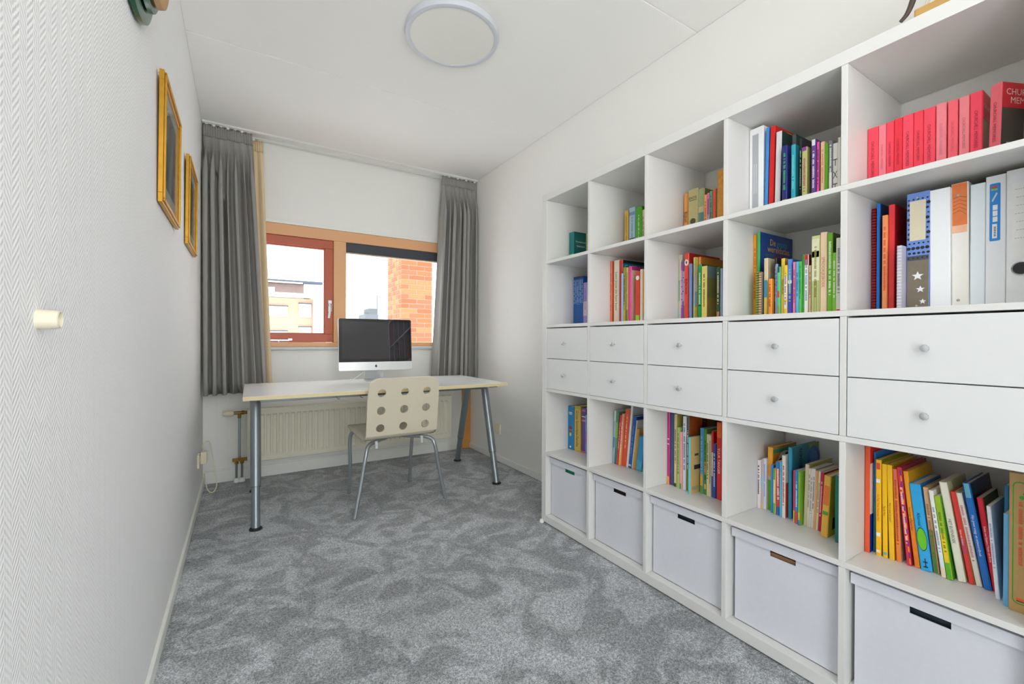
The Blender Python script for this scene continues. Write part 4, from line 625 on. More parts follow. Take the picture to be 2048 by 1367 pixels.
 {'p': (0.11, -0.2185, 1.098), 't': 0.03, 'h': 0.2192, 'd': 0.14, 'col': '#a58fd0', 'label': 'lilac and cream book before the blue set, second row, column nearest the window', 'k': 'soft', 'bands': [(0.2, 0.55, '#e0cfd0')], 'lt': '#6a5aa8'},
 {'p': (0.125, -1.4475, 0.394), 't': 0.0117, 'h': 0.3097, 'd': 0.22, 'col': '#e85a30', 'label': 'tall orange-red hardback with red, white and blue cover, row below the drawers, rightmost column', 'k': 'hard', 'cov': '#1e3a9c', 'cb': [(0, 1, 0.84, 1, '#d02a20'), (0, 1, 0.36, 0.84, '#e8e4e2')]},
 {'p': (0.145, -1.4618, 0.394), 't': 0.005, 'h': 0.2929, 'd': 0.22, 'col': '#1f6fb8', 'label': 'thin tall blue book with teal foot, row below the drawers, rightmost column', 'k': 'soft', 'bands': [(0.0, 0.5, '#2a8a8a')]},
 {'p': (0.13, -1.4726, 0.394), 't': 0.0128, 'h': 0.2753, 'd': 0.21, 'col': '#f5bd10', 'label': 'yellow picture book with red title, row below the drawers, rightmost column', 'lean': 0.0054, 'k': 'hard', 'ti': ("It's Tea Time, Postman Pat!", '#d0402c', 0.4), 'bands': [(0.03, 0.06, '#f0e6d0'), (0.9, 0.97, '#d8502c'), (0.2, 0.24, '#e8f0f4'), (0.76, 0.8, '#e8f0f4')], 'cov': '#8f9410'},
 {'p': (0.13, -1.4889, 0.394), 't': 0.0111, 'h': 0.2665, 'd': 0.21, 'col': '#f4c00e', 'label': 'yellow book with small black title, row below the drawers, rightmost column', 'lean': 0.0139, 'k': 'hard', 'ti': ('Tip de Muis', '#4a3a10', 0.4), 'bands': [(0.03, 0.06, '#58b8d8')], 'cov': '#3e5c1c'},
 {'p': (0.13, -1.5035, 0.394), 't': 0.0115, 'h': 0.2667, 'd': 0.2, 'col': '#f3c022', 'label': 'yellow book with brown lettering, row below the drawers, rightmost column', 'lean': 0.0263, 'k': 'hard', 'ti': ('Wat is weer je naam?', '#5a4612', 0.4), 'cov': '#d8a418'},
 {'p': (0.134, -1.5185, 0.394), 't': 0.0107, 'h': 0.2573, 'd': 0.2, 'col': '#f08a3c', 'label': 'orange and pink book, row below the drawers, rightmost column', 'lean': 0.0391, 'k': 'hard', 'lt': '#a8402c', 'bands': [(0.82, 1, '#e0705c')], 'cov': '#c0b0a8'},
 {'p': (0.13, -1.5427, 0.394), 't': 0.01, 'h': 0.2661, 'd': 0.2, 'col': '#d82c48', 'label': 'red book with purple and orange checks, row below the drawers, rightmost column', 'lean': 0.0905, 'k': 'hard', 'lt': '#f8d0d0', 'cov': '#96283c', 'checks': 1},
 {'p': (0.137, -1.5564, 0.394), 't': 0.0115, 'h': 0.2572, 'd': 0.19, 'col': '#f2a01c', 'label': 'orange book with dark lettering, row below the drawers, rightmost column', 'lean': 0.1037, 'k': 'hard', 'ti': ('Hans Kuyper & Dagmar Stam', '#4a2a08', 0.34), 'cov': '#d8a010', 'ct': [(0.15, 0.85, 'Hans Kuyper', 0.012, '#4a3a10')], 'bands': [(0.0, 0.5, '#f08028')]},
 {'p': (0.133, -1.5707, 0.394), 't': 0.0233, 'h': 0.2281, 'd': 0.17, 'col': '#2ea8e4', 'label': 'bright blue book with green oval picture, row below the drawers, rightmost column', 'lean': 0.1146, 'k': 'hard', 'ti': ('Allemaal in de file', '#123a58', 0.34), 'pic': '#6cc426', 'cov': '#1a78c0'},
 {'p': (0.14, -1.5951, 0.394), 't': 0.011, 'h': 0.2237, 'd': 0.16, 'col': '#e0b48a', 'label': 'tan book with dark green lower half, row below the drawers, rightmost column', 'lean': 0.1088, 'k': 'hard', 'bands': [(0.0, 0.5, '#4a7c2c')], 'lt': '#9a7040', 'cov': '#caa678'},
 {'p': (0.13, -1.6126, 0.394), 't': 0.009, 'h': 0.2215, 'd': 0.14, 'col': '#eef0e8', 'label': 'white slim book, row below the drawers, rightmost column', 'lean': 0.1222, 'k': 'soft', 'lt': '#8a9ab8', 'bands': [(0.0, 0.12, '#f0dcc0'), (0.12, 0.4, '#d8e8f0')]},
 {'p': (0.128, -1.6233, 0.394), 't': 0.0115, 'h': 0.2099, 'd': 0.13, 'col': '#9cc020', 'label': 'lime and yellow book with green foot, row below the drawers, rightmost column', 'lean': 0.1251, 'k': 'soft', 'bands': [(0.0, 0.2, '#5cb028'), (0.2, 0.55, '#f0c81c')], 'lt': '#5c8a1a', 'cov': '#4c9a22'},
 {'p': (0.14, -1.6404, 0.394), 't': 0.0155, 'h': 0.2482, 'd': 0.16, 'col': '#efecd8', 'label': 'cream hardback with black lettering, row below the drawers, rightmost column', 'lean': 0.1499, 'k': 'hard', 'ti': ('HET ELFENBOEK', '#5a6878', 0.4), 'cov': '#d8d8a0'},
 {'p': (0.146, -1.6602, 0.394), 't': 0.0095, 'h': 0.2278, 'd': 0.15, 'col': '#e63c3a', 'label': 'red book with white lettering, row below the drawers, rightmost column', 'lean': 0.1596, 'k': 'hard', 'ti': ('Harm van Straten', '#f8e0dc', 0.42), 'bands': [(0.32, 0.5, '#c04468')], 'cov': '#e8d060'},
 {'p': (0.149, -1.6721, 0.394), 't': 0.0109, 'h': 0.2272, 'd': 0.14, 'col': '#eee8dc', 'label': 'cream book with pink handwriting title, row below the drawers, rightmost column', 'lean': 0.1686, 'k': 'hard', 'lt': '#d08a9c', 'cov': '#e0dcd0'},
 {'p': (0.145, -1.6863, 0.394), 't': 0.0142, 'h': 0.2564, 'd': 0.18, 'col': '#1670c8', 'label': 'blue question and answer book, row below the drawers, rightmost column', 'lean': 0.1559, 'k': 'hard', 'ti': ('Mijn groot vraag- en antwoordboek', '#e8f0f8', 0.36), 'bands': [(0.86, 1, '#6cb8d8')], 'cov': '#1c2c54'},
 {'p': (0.15, -1.701, 0.394), 't': 0.0112, 'h': 0.2247, 'd': 0.14, 'col': '#e8203c', 'label': 'red cookbook with white title, row below the drawers, rightmost column', 'lean': 0.133, 'k': 'soft', 'ti': ('Koken met Kanjers | Yvette van Boven', '#ffffff', 0.36), 'cov': '#4a6a2c'},
 {'p': (0.11, -1.7126, 0.394), 't': 0.0074, 'h': 0.2182, 'd': 0.14, 'col': '#eceef4', 'label': 'white slim pamphlet, row below the drawers, rightmost column', 'lean': 0.0761, 'k': 'soft', 'lt': '#a8b4d0'},
 {'p': (0.14, -1.7203, 0.394), 't': 0.008, 'h': 0.27, 'd': 0.16, 'col': '#1878a8', 'label': 'narrow speckled blue book with navy cover, row below the drawers, rightmost column', 'k': 'soft', 'cov': '#0c2a48'},
 {'p': (0.085, -1.7286, 0.394), 't': 0.01, 'h': 0.2162, 'd': 0.13, 'col': '#6cb4e4', 'label': 'white block-like book with light blue edge, row below the drawers, rightmost column', 'k': 'soft', 'cov': '#ece8e0'},
 {'p': (0.075, -1.7389, 0.394), 't': 0.036, 'h': 0.3168, 'd': 0.24, 'col': '#c9a466', 'label': 'large tan linen volume with green outline and red title, row below the drawers, rightmost column', 'k': 'hard', 'frame': '#3eb028', 'lt': '#e8663c'},
 {'p': (0.195, -1.0949, 0.394), 't': 0.0115, 'h': 0.177, 'd': 0.127, 'col': '#ece4e2', 'label': 'white slim book with pink dot, row below the drawers, fourth column from the window', 'k': 'soft', 'lt': '#3a3a42'},
 {'p': (0.2, -1.1068, 0.394), 't': 0.0076, 'h': 0.1829, 'd': 0.132, 'col': '#c8b8c0', 'label': 'pastel book, row below the drawers, fourth column from the window', 'k': 'soft', 'bands': [(0.0, 0.1, '#e8c468'), (0.4, 0.7, '#a8c4d8')]},
 {'p': (0.2, -1.1148, 0.394), 't': 0.0093, 'h': 0.1864, 'd': 0.134, 'col': '#d8dce4', 'label': 'pale blue-white book, row below the drawers, fourth column from the window', 'k': 'soft', 'lt': '#8a9ac8'},
 {'p': (0.21, -1.1245, 0.394), 't': 0.0175, 'h': 0.2294, 'd': 0.17, 'col': '#f0a82c', 'label': 'tall yellow and green football picture book, row below the drawers, fourth column from the window', 'k': 'hard', 'bands': [(0.0, 0.48, '#58a81c'), (0.48, 0.54, '#d8c0b0')], 'cov': '#c8902c', 'cb': [(0, 1, 0.9, 0.96, '#3c9a7c')], 'ball': 1},
 {'p': (0.19, -1.1461, 0.394), 't': 0.0084, 'h': 0.1726, 'd': 0.15, 'col': '#2f88cc', 'label': 'blue slim book, row below the drawers, fourth column from the window', 'k': 'soft'},
 {'p': (0.185, -1.1571, 0.394), 't': 0.0083, 'h': 0.163, 'd': 0.14, 'col': '#e2d4a0', 'label': 'cream and green book, row below the drawers, fourth column from the window', 'k': 'soft', 'bands': [(0.0, 0.24, '#5cb430'), (0.75, 1, '#58b030')]},
 {'p': (0.185, -1.1685, 0.394), 't': 0.0158, 'h': 0.189, 'd': 0.14, 'col': '#da4a38', 'label': 'red book with blue ends, row below the drawers, fourth column from the window', 'lean': 0.0178, 'k': 'soft', 'bands': [(0.0, 0.16, '#2a68b8'), (0.87, 1, '#1c84c0')], 'lt': '#f8ece8'},
 {'p': (0.175, -1.1847, 0.394), 't': 0.005, 'h': 0.1936, 'd': 0.14, 'col': '#58bce0', 'label': 'thin light blue book, row below the drawers, fourth column from the window', 'k': 'soft'},
 {'p': (0.178, -1.1901, 0.394), 't': 0.0114, 'h': 0.2173, 'd': 0.15, 'col': '#ece4d8', 'label': 'white book with small red title, row below the drawers, fourth column from the window', 'k': 'soft', 'lt': '#c04a3c', 'cov': '#d4cec4', 'cb': [(0, 1, 0, 0.56, '#b8482c')]},
 {'p': (0.19, -1.2047, 0.394), 't': 0.0121, 'h': 0.2468, 'd': 0.195, 'col': '#2f9cc0', 'label': 'large teal book with blue disc cover, row below the drawers, fourth column from the window', 'k': 'hard', 'cov': '#2c8098', 'cb': [(0.62, 1, 0, 1, '#76902c')], 'cdisc': (0.8, 0.78, 0.045, '#1f5fa8'), 'vt': ('kampioen', '#101820')},
 {'p': (0.165, -1.2334, 0.394), 't': 0.0056, 'h': 0.177, 'd': 0.12, 'col': '#e04c6a', 'label': 'pink slim book with rainbow foot, row below the drawers, fourth column from the window', 'k': 'soft', 'bands': [(0.0, 0.24, '#e8b83a')]},
 {'p': (0.16, -1.2418, 0.394), 't': 0.009, 'h': 0.1799, 'd': 0.12, 'col': '#3490e0', 'label': 'blue slim book with rainbow foot, row below the drawers, fourth column from the window', 'k': 'soft', 'bands': [(0.0, 0.24, '#e0503c')], 'lt': '#d8ecf8'},
 {'p': (0.155, -1.2531, 0.394), 't': 0.007, 'h': 0.1809, 'd': 0.12, 'col': '#82bc30', 'label': 'green slim book with rainbow foot, row below the drawers, fourth column from the window', 'k': 'soft', 'bands': [(0.0, 0.1, '#3a8ad8'), (0.1, 0.24, '#e8c83a')]},
 {'p': (0.175, -1.2605, 0.394), 't': 0.0119, 'h': 0.2051, 'd': 0.17, 'col': '#e6d8bc', 'label': 'beige hardback with olive cover, row below the drawers, fourth column from the window', 'lean': -0.0249, 'k': 'hard', 'cov': '#bcae5c'},
 {'p': (0.17, -1.2728, 0.394), 't': 0.0063, 'h': 0.1951, 'd': 0.13, 'col': '#efe8da', 'label': 'first of three cream slim books, row below the drawers, fourth column from the window', 'lean': -0.0318, 'k': 'soft', 'lt': '#9a9488'},
 {'p': (0.17, -1.2795, 0.394), 't': 0.0062, 'h': 0.1963, 'd': 0.13, 'col': '#f0ebe0', 'label': 'second of three cream slim books, row below the drawers, fourth column from the window', 'lean': -0.0331, 'k': 'soft', 'lt': '#9a9488'},
 {'p': (0.17, -1.2861, 0.394), 't': 0.0071, 'h': 0.1974, 'd': 0.13, 'col': '#ece8e4', 'label': 'third of three cream slim books, greyer, row below the drawers, fourth column from the window', 'lean': -0.0324, 'k': 'soft', 'lt': '#6c84b0', 'cov': '#b8bcc8'},
 {'p': (0.168, -1.2936, 0.394), 't': 0.0066, 'h': 0.1933, 'd': 0.13, 'col': '#f0b478', 'label': 'apricot slim book, row below the drawers, fourth column from the window', 'lean': -0.0362, 'k': 'soft'},
 {'p': (0.168, -1.3006, 0.394), 't': 0.007, 'h': 0.1938, 'd': 0.13, 'col': '#e6e2c0', 'label': 'pale olive slim book, row below the drawers, fourth column from the window', 'lean': -0.0413, 'k': 'soft', 'lt': '#9aa06a'},
 {'p': (0.165, -1.308, 0.394), 't': 0.0097, 'h': 0.1926, 'd': 0.13, 'col': '#c82850', 'label': 'crimson book with pale lettering, row below the drawers, fourth column from the window', 'lean': -0.0431, 'k': 'soft', 'lt': '#f0c8d0', 'cov': '#a02040'},
 {'p': (0.13, -1.3308, 0.394), 't': 0.0192, 'h': 0.1948, 'd': 0.13, 'col': '#f0bc4c', 'label': 'thick yellow book with orange flower cover, row below the drawers, fourth column from the window', 'lean': -0.0503, 'k': 'hard', 'bands': [(0.52, 0.84, '#f08040'), (0.36, 0.42, '#58a83a')], 'cov': '#d8c438', 'cb': [(0.2, 0.75, 0.1, 0.3, '#2c2418'), (0.3, 0.8, 0.4, 0.55, '#4c9a2c')]},
 {'p': (0.12, -1.3741, 0.394), 't': 0.012, 'h': 0.2051, 'd': 0.12, 'col': '#1c7c70', 'label': 'dark teal book at the divider, row below the drawers, fourth column from the window', 'k': 'soft'},
 {'p': (0.13, -0.7431, 0.394), 't': 0.0131, 'h': 0.3103, 'd': 0.2, 'col': '#bc2c78', 'label': 'tall magenta book with yellow foot, row below the drawers, middle column', 'k': 'hard', 'bands': [(0.0, 0.11, '#ecb428'), (0.62, 0.635, '#f0e0ea'), (0.55, 0.565, '#f0e0ea')]},
 {'p': (0.133, -0.7568, 0.394), 't': 0.018, 'h': 0.3074, 'd': 0.2, 'col': '#3a4a78', 'label': 'tall navy book, row below the drawers, middle column', 'k': 'hard', 'bands': [], 'cov': '#2a345a'},
 {'p': (0.128, -0.7805, 0.394), 't': 0.0134, 'h': 0.3065, 'd': 0.2, 'col': '#cfc088', 'label': 'tall cream-olive book, row below the drawers, middle column', 'k': 'soft', 'lt': '#6a6a6a', 'cov': '#a89c4c', 'bands': [(0.0, 0.05, '#2c4a3c')]},
 {'p': (0.124, -0.7988, 0.394), 't': 0.0121, 'h': 0.2545, 'd': 0.16, 'col': '#a8c070', 'label': 'light green slim book, row below the drawers, middle column', 'k': 'soft', 'lt': '#6c8a3a'},
 {'p': (0.122, -0.8133, 0.394), 't': 0.0097, 'h': 0.238, 'd': 0.15, 'col': '#eba0a0', 'label': 'pink slim book with green foot, row below the drawers, middle column', 'k': 'soft', 'bands': [(0.0, 0.1, '#4ca050')]},
 {'p': (0.128, -0.8236, 0.394), 't': 0.0155, 'h': 0.304, 'd': 0.2, 'col': '#dfe6ee', 'label': 'tall pale book with grey lettering, row below the drawers, middle column', 'k': 'soft', 'lt': '#6a7a94'},
 {'p': (0.13, -0.8397, 0.394), 't': 0.012, 'h': 0.3046, 'd': 0.24, 'col': '#5a5450', 'label': 'tall dark book with forest cover, row below the drawers, middle column', 'k': 'hard', 'lt': '#e8e4d8', 'bands': [(0.0, 0.3, '#6a8a3a')], 'cov': '#5c3210', 'cb': [(0.0, 0.35, 0.7, 1, '#a8501c'), (0.5, 0.75, 0.72, 1, '#8a5a18')]},
 {'p': (0.1, -0.8699, 0.394), 't': 0.0095, 'h': 0.2288, 'd': 0.075, 'col': '#6cc8cc', 'label': 'tan bird book with cyan spine, row below the drawers, middle column', 'k': 'hard', 'cov': '#d8b878', 'ct': [(0.18, 0.06, 'FIEP', 0.022, '#5a9aa0')], 'cb': [(0.3, 0.85, 0.42, 0.5, '#3a2a28'), (0.35, 0.7, 0.66, 0.7, '#4a4038')]},
 {'p': (0.15, -0.8883, 0.394), 't': 0.0159, 'h': 0.2641, 'd': 0.16, 'col': '#4a9cc8', 'label': 'blue book with yellow-green foot, row below the drawers, middle column', 'k': 'hard', 'bands': [(0.0, 0.12, '#6aa83a'), (0.12, 0.3, '#e0b82c')], 'lt': '#88c4dc', 'cov': '#1c4a58'},
 {'p': (0.152, -0.9048, 0.394), 't': 0.0123, 'h': 0.2634, 'd': 0.16, 'col': '#5a9a3c', 'label': 'green forest book, row below the drawers, middle column', 'k': 'soft', 'lt': '#2c5a20', 'bands': [(0.08, 0.16, '#e8c468'), (0.3, 0.5, '#c8a060')]},
 {'p': (0.145, -0.9214, 0.394), 't': 0.01, 'h': 0.2458, 'd': 0.14, 'col': '#ece0b4', 'label': 'cream slim book with dark lettering, row below the drawers, middle column', 'k': 'soft', 'lt': '#6a6a3c'},
 {'p': (0.145, -0.9321, 0.394), 't': 0.008, 'h': 0.2447, 'd': 0.14, 'col': '#e4e0bc', 'label': 'second cream slim book, row below the drawers, middle column', 'k': 'soft', 'lt': '#6a8a3c'},
 {'p': (0.148, -0.9407, 0.394), 't': 0.0082, 'h': 0.2608, 'd': 0.14, 'col': '#d8282c', 'label': 'red and white slim book with blue foot, row below the drawers, middle column', 'k': 'soft', 'bands': [(0.0, 0.32, '#1c68b8'), (0.32, 0.68, '#ecdccc')], 'cov': '#c01c20'},
 {'p': (0.145, -0.9495, 0.394), 't': 0.0118, 'h': 0.2132, 'd': 0.12, 'col': '#2c50a8', 'label': 'blue slim book with white title, row below the drawers, middle column', 'k': 'soft', 'lt': '#e0e8f4'},
 {'p': (0.145, -0.964, 0.394), 't': 0.0218, 'h': 0.3002, 'd': 0.17, 'col': '#e4382e', 'label': 'tall red book with white title by the divider, row below the drawers, middle column', 'k': 'hard', 'ti': ('VUUR TANGER', '#f4ece8', 0.5), 'bands': [(0.8, 1, '#f07028')]},
 {'p': (0.155, -0.3909, 0.394), 't': 0.0137, 'h': 0.2682, 'd': 0.18, 'col': '#9cb8c4', 'label': 'blue-white patterned slim book leaning left edge, row below the drawers, second column from the window', 'lean': -0.0474, 'k': 'soft', 'bands': [(0.3, 0.5, '#4a88b0'), (0.8, 1, '#c8d8c8')]},
 {'p': (0.155, -0.405, 0.394), 't': 0.0144, 'h': 0.2636, 'd': 0.18, 'col': '#5a8a60', 'label': 'green and teal slim book, row below the drawers, second column from the window', 'lean': -0.0524, 'k': 'soft', 'bands': [(0.0, 0.3, '#3a6a70'), (0.5, 0.8, '#8ab83a')]},
 {'p': (0.155, -0.4198, 0.394), 't': 0.0117, 'h': 0.2502, 'd': 0.17, 'col': '#d8323c', 'label': 'red slim leaning book, row below the drawers, second column from the window', 'lean': -0.0889, 'k': 'soft', 'lt': '#f0b8b8'},
 {'p': (0.157, -0.4319, 0.394), 't': 0.0136, 'h': 0.259, 'd': 0.17, 'col': '#e89878', 'label': 'salmon and yellow slim leaning book, row below the drawers, second column from the window', 'lean': -0.0881, 'k': 'soft', 'bands': [(0.0, 0.4, '#e8c050')], 'lt': '#f8e0d0'},
 {'p': (0.165, -0.4459, 0.394), 't': 0.0284, 'h': 0.2825, 'd': 0.18, 'col': '#e2562c', 'label': 'tall orange-red leaning book, row below the drawers, second column from the window', 'lean': -0.0873, 'k': 'soft', 'lt': '#f8d8b8'},
 {'p': (0.165, -0.4749, 0.394), 't': 0.0135, 'h': 0.3029, 'd': 0.2, 'col': '#ecebe4', 'label': 'tall white book, row below the drawers, second column from the window', 'lean': -0.0992, 'k': 'soft', 'cov': '#c8ccd0'},
 {'p': (0.163, -0.4889, 0.394), 't': 0.0196, 'h': 0.2566, 'd': 0.19, 'col': '#1f5cb4', 'label': 'blue hardback with white foot mark, row below the drawers, second column from the window', 'lean': -0.127, 'k': 'hard', 'bands': [(0.04, 0.075, '#dce8f4')], 'lt': '#6c9cd8', 'cov': '#123a90'},
 {'p': (0.165, -0.5091, 0.394), 't': 0.0055, 'h': 0.239, 'd': 0.17, 'col': '#e8e4da', 'label': 'thin white book with illustrated cover, row below the drawers, second column from the window', 'lean': -0.1262, 'k': 'soft', 'cov': '#d4d0c8', 'cb': [(0.3, 0.7, 0.55, 0.8, '#8aa0c0'), (0.5, 0.8, 0.4, 0.55, '#d8b028')]},
 {'p': (0.167, -0.515, 0.394), 't': 0.0085, 'h': 0.1975, 'd': 0.13, 'col': '#d8b050', 'label': 'gold slim book, row below the drawers, second column from the window', 'lean': -0.1252, 'k': 'soft'},
 {'p': (0.167, -0.524, 0.394), 't': 0.0092, 'h': 0.1991, 'd': 0.13, 'col': '#c0904c', 'label': 'brown slim book, row below the drawers, second column from the window', 'lean': -0.1242, 'k': 'soft'},
 {'p': (0.168, -0.5337, 0.394), 't': 0.0349, 'h': 0.1641, 'd': 0.11, 'col': '#2c9cd8', 'label': 'short bright blue book, row below the drawers, second column from the window', 'lean': -0.123, 'k': 'hard', 'bands': [(0.0, 0.3, '#4cb4d8')]},
 {'p': (0.17, -0.5693, 0.394), 't': 0.0116, 'h': 0.1668, 'd': 0.11, 'col': '#2a78c0', 'label': 'blue and purple slim book, row below the drawers, second column from the window', 'lean': -0.1218, 'k': 'soft', 'bands': [(0.0, 0.1, '#58b848'), (0.1, 0.6, '#8a4aa8')]},
 {'p': (0.155, -0.0393, 0.394), 't': 0.0526, 'h': 0.2433, 'd': 0.2, 'col': '#0f7fb8', 'label': 'thick blue storybook with small figure, row below the drawers, column nearest the window', 'k': 'hard', 'fig': 1, 'cov': '#0c5a88'},
 {'p': (0.158, -0.0927, 0.394), 't': 0.0521, 'h': 0.2518, 'd': 0.2, 'col': '#d9b754', 'label': 'yellow storybook with black title, row below the drawers, column nearest the window', 'k': 'hard', 'ti': ('Grote Sprookjes Familie', '#4a4a2c', 0.42), 'bands': [(0.93, 1, '#b8b030')], 'cov': '#a8a030'},
 {'p': (0.165, -0.1456, 0.394), 't': 0.0356, 'h': 0.2452, 'd': 0.18, 'col': '#6a4aa0', 'label': 'purple storybook with pink bands, row below the drawers, column nearest the window', 'k': 'hard', 'bands': [(0.0, 0.04, '#e06a8a'), (0.93, 0.955, '#e08a9a'), (0.7, 0.74, '#e08a8a'), (0.8, 0.82, '#f0e0f0')], 'cov': '#4a2c78'},
 {'p': (0.16, -0.182, 0.394), 't': 0.009, 'h': 0.2108, 'd': 0.15, 'col': '#88b0dc', 'label': 'light blue slim book at the divider, row below the drawers, column nearest the window', 'k': 'soft', 'bands': [(0.25, 0.6, '#b07890')]},
]

TX = {}
def prep_texts(strings):
    fo = []
    for s in sorted(strings):
        c = bpy.data.curves.new('t', 'FONT'); c.body = s; c.size = 1; c.resolution_u = 2; c.align_x = 'LEFT'
        o = bpy.data.objects.new('t', c); COLL.objects.link(o); fo.append((s, o, c))
    dg = bpy.context.evaluated_depsgraph_get(); dg.update()
    for s, o, c in fo:
        me = bpy.data.meshes.new_from_object(o.evaluated_get(dg)); v = np.empty(len(me.vertices)*3); me.vertices.foreach_get('co', v); v = v.reshape(-1, 3)
        TX[s] = (v[:, :2], [tuple(p.vertices) for p in me.polygons]); bpy.data.meshes.remove(me)
    for s, o, c in fo: bpy.data.objects.remove(o); bpy.data.curves.remove(c)
prep_texts({b[k][0] for b in BOOKS for k in ('ti', 'bt2', 'vt') if k in b} | {t[2] for b in BOOKS for t in b.get('ct', [])} | {'T', 'X'})
def text(s, par, o, u, v, size, col, maxlen=None, centre=False, name='title'):
    P, Fc = TX[s]; o, u, v = Vector(o), Vector(u), Vector(v); sx = size
    if len(P) == 0: return
    w_ = P[:, 0].max()-P[:, 0].min()
    if maxlen and w_*sx > maxlen: sx = maxlen/w_
    P = P-[P[:, 0].min(), 0]
    if centre: P = P-[w_/2, .35]
    mb = MB().add([o+u*(a*sx)+v*(b*size) for a, b in P], Fc)
    return ob(name, mb, mat(col, .6, var=0), par)
SU, SV, SN = (0,0,-1), (0,-1,0), (-1,0,0)
CU, CV = (1,0,0), (0,0,1)
PAGES = mat('#ece5d3', .8, var=.06, scale=120)
def book(i, b):
    k, t, h, d, col = b['k'], b['t'], b['h'], b['d'], b['col']; lean = b.get('lean', 0); rnd = random.Random(i)
    x, y, z = b['p']; loc = (x, y, z+.0004+(t*math.sin(-lean) if lean < 0 else 0))
    nm, cat = {'soft': ('book', 'book'), 'hard': ('book', 'book'), 'binder': ('ring_binder', 'binder'), 'lever': ('lever_arch_file', 'binder'), 'spiral': ('spiral_notebook', 'notebook')}[k]
    ct = {'soft': .0009, 'hard': .0022, 'binder': .002, 'lever': .002, 'spiral': .0008}[k]; r = min(.0016 if k != 'hard' else .0022, t*.16)
    gl = .34 if k != 'binder' else .42
    m0 = mat(col, gl, var=.07 if k != 'binder' else .02, scale=40); m1 = mat(b.get('cov', col), gl, var=.10 if 'cov' in b else .06, scale=16)
    if b.get('cork'): m0 = m1 = mat(col, .8, var=.35, scale=70)
    mb = MB()
    if k == 'spiral':
        mb.box(.006, d, -t, -t+ct, 0, h, 1).box(.006, d, -ct, 0, 0, h, 0).box(.004, .006, -t, 0, 0, h, 0)
    else:
        mb.prism([(r,0),(0,-r),(0,-t+r),(r,-t),(ct+r,-t),(ct+r,0)], 0, h, 0)
        mb.box(ct+r, d, -t, -t+ct, 0, h, 1).box(ct+r, d, -ct, 0, 0, h, 0)
    g = b['label'].split(', ', 1)[1] if 'red' in b['label'] and 'memoir' in b['label'] else None
    o = ob(nm, mb, [m0, m1], None, loc=loc, rot=(-lean, 0, b.get('rz', 0))); tag(o, b['label'], cat, 'books standing in the bookcase')
    ins = .003 if k == 'hard' else (.012 if k in ('binder', 'lever') else .0006)
    pc = PAGES
    if t > 2*ct+.0008: ob('pages', MB().box(ct+r+.0005 if k != 'spiral' else .008, d-ins, -t+ct+.0002, -ct-.0002, ins if k == 'hard' else .0003, h-ins), pc, o)
    def plate(name, x0, x1, z0, z1, c, near=True):
        return ob(name, MB().box(ct+r+(d-ct-r)*x0, ct+r+(d-ct-r)*x1, -t-.0004, -t, h*z0+.0002, h*z1-.0002), mat(c, .36, var=.2, scale=60), o)
    def sband(z0, z1, c, name='spine_band', y0=None, y1=None, q=.0004):
        return ob(name, MB().box(-q, .0002, (y0 if y0 is not None else -t+r), (y1 if y1 is not None else -r), h*z0+.0002, h*z1-.0002), mat(c, .36, var=.15, scale=60), o)
    for q in b.get('cb', []): plate('cover_print', *q)
    for q in b.get('bands', []): sband(*q)
    for fx, fz, s, size, c in b.get('ct', []): text(s, o, (d*fx, -t-.0007, h*fz), CU, CV, size, c, d*(.97-fx))
    if 'ti' in b:
        s, c, f = b['ti']; sz = t*f*1.35
        text(s, o, (-.0009, -t/2, h*.5), SU, SV, sz, c, h*.8, True)
    if 'lt' in b:
        lo, hi = b.get('lr', (.2+rnd.random()*.15, .78+rnd.random()*.14)); zz = h*hi; mb = MB(); wd = min(t*.22, .0034)
        while zz > h*lo:
            L = rnd.uniform(.0016, .0034)
            if rnd.random() < .14: zz -= .005
            a = rnd.uniform(.6, 1)*wd; mb.box(-.0008, .0, -t/2-a, -t/2+wd*.9, zz-L, zz); zz -= L+.0012
        if mb.v: ob('lettering', mb, mat(b['lt'], .5, var=0), o)
    if k == 'spiral':
        n = int(h/.0085); mb = MB()
        for q in range(n):
            zc = .006+q*.0085; mb.tube([(.004+(t*.52)*math.cos(a), -t/2+(t*.47)*math.sin(a), zc) for a in [2*math.pi*s/8 for s in range(9)]], .0011, 4)
        ob('wire_binding', mb, mat(b['rc'], .35, .3, var=.02), o)
    if k == 'soft' and 'tabs' in b:
        for q, c in enumerate(b['tabs']): ob('page_tab', MB().box(.02+.03*q, .05+.035*q, -t*.6, -t*.55, h*.9, h+.006+.002*q), mat(c, .5), o, bev=.0003)
    if 'bt' in b:
        s, c = b['bt']
        for q, chh in enumerate(s): text(chh, o, (-.0009, -t*.5, h*(.62-.24*q)), (0,-1,0), (0,0,1), .030, c, t*.86, True, 'letter')
    if 'bt2' in b:
        text(b['bt2'][0], o, (-.0009, -t/2, h*.82), (0,-1,0), (0,0,1), t*.34, b['bt2'][1], t*.8, True)
        sband(.765, .775, b['bt2'][1], 'rule', -t*.85, -t*.15, .0008)
    if 'emb' in b:
        ob('emblem', MB().plate(circ(0, 0, t*.27, 20), (-.0002,-t*.5,h*.34), (0,-1,0), (0,0,1), .0008).plate([(-t*.36,-.004),(-t*.3,-.012),(t*.3,-.004),(t*.36,.006)], (-.0002,-t*.5,h*.24), (0,-1,0), (0,0,1), .0008).plate([(-t*.1,0),(0,-.012),(t*.1,0)], (-.0002,-t*.5,h*.21), (0,-1,0), (0,0,1), .0008), mat(b['emb'], .6, var=.2), o)
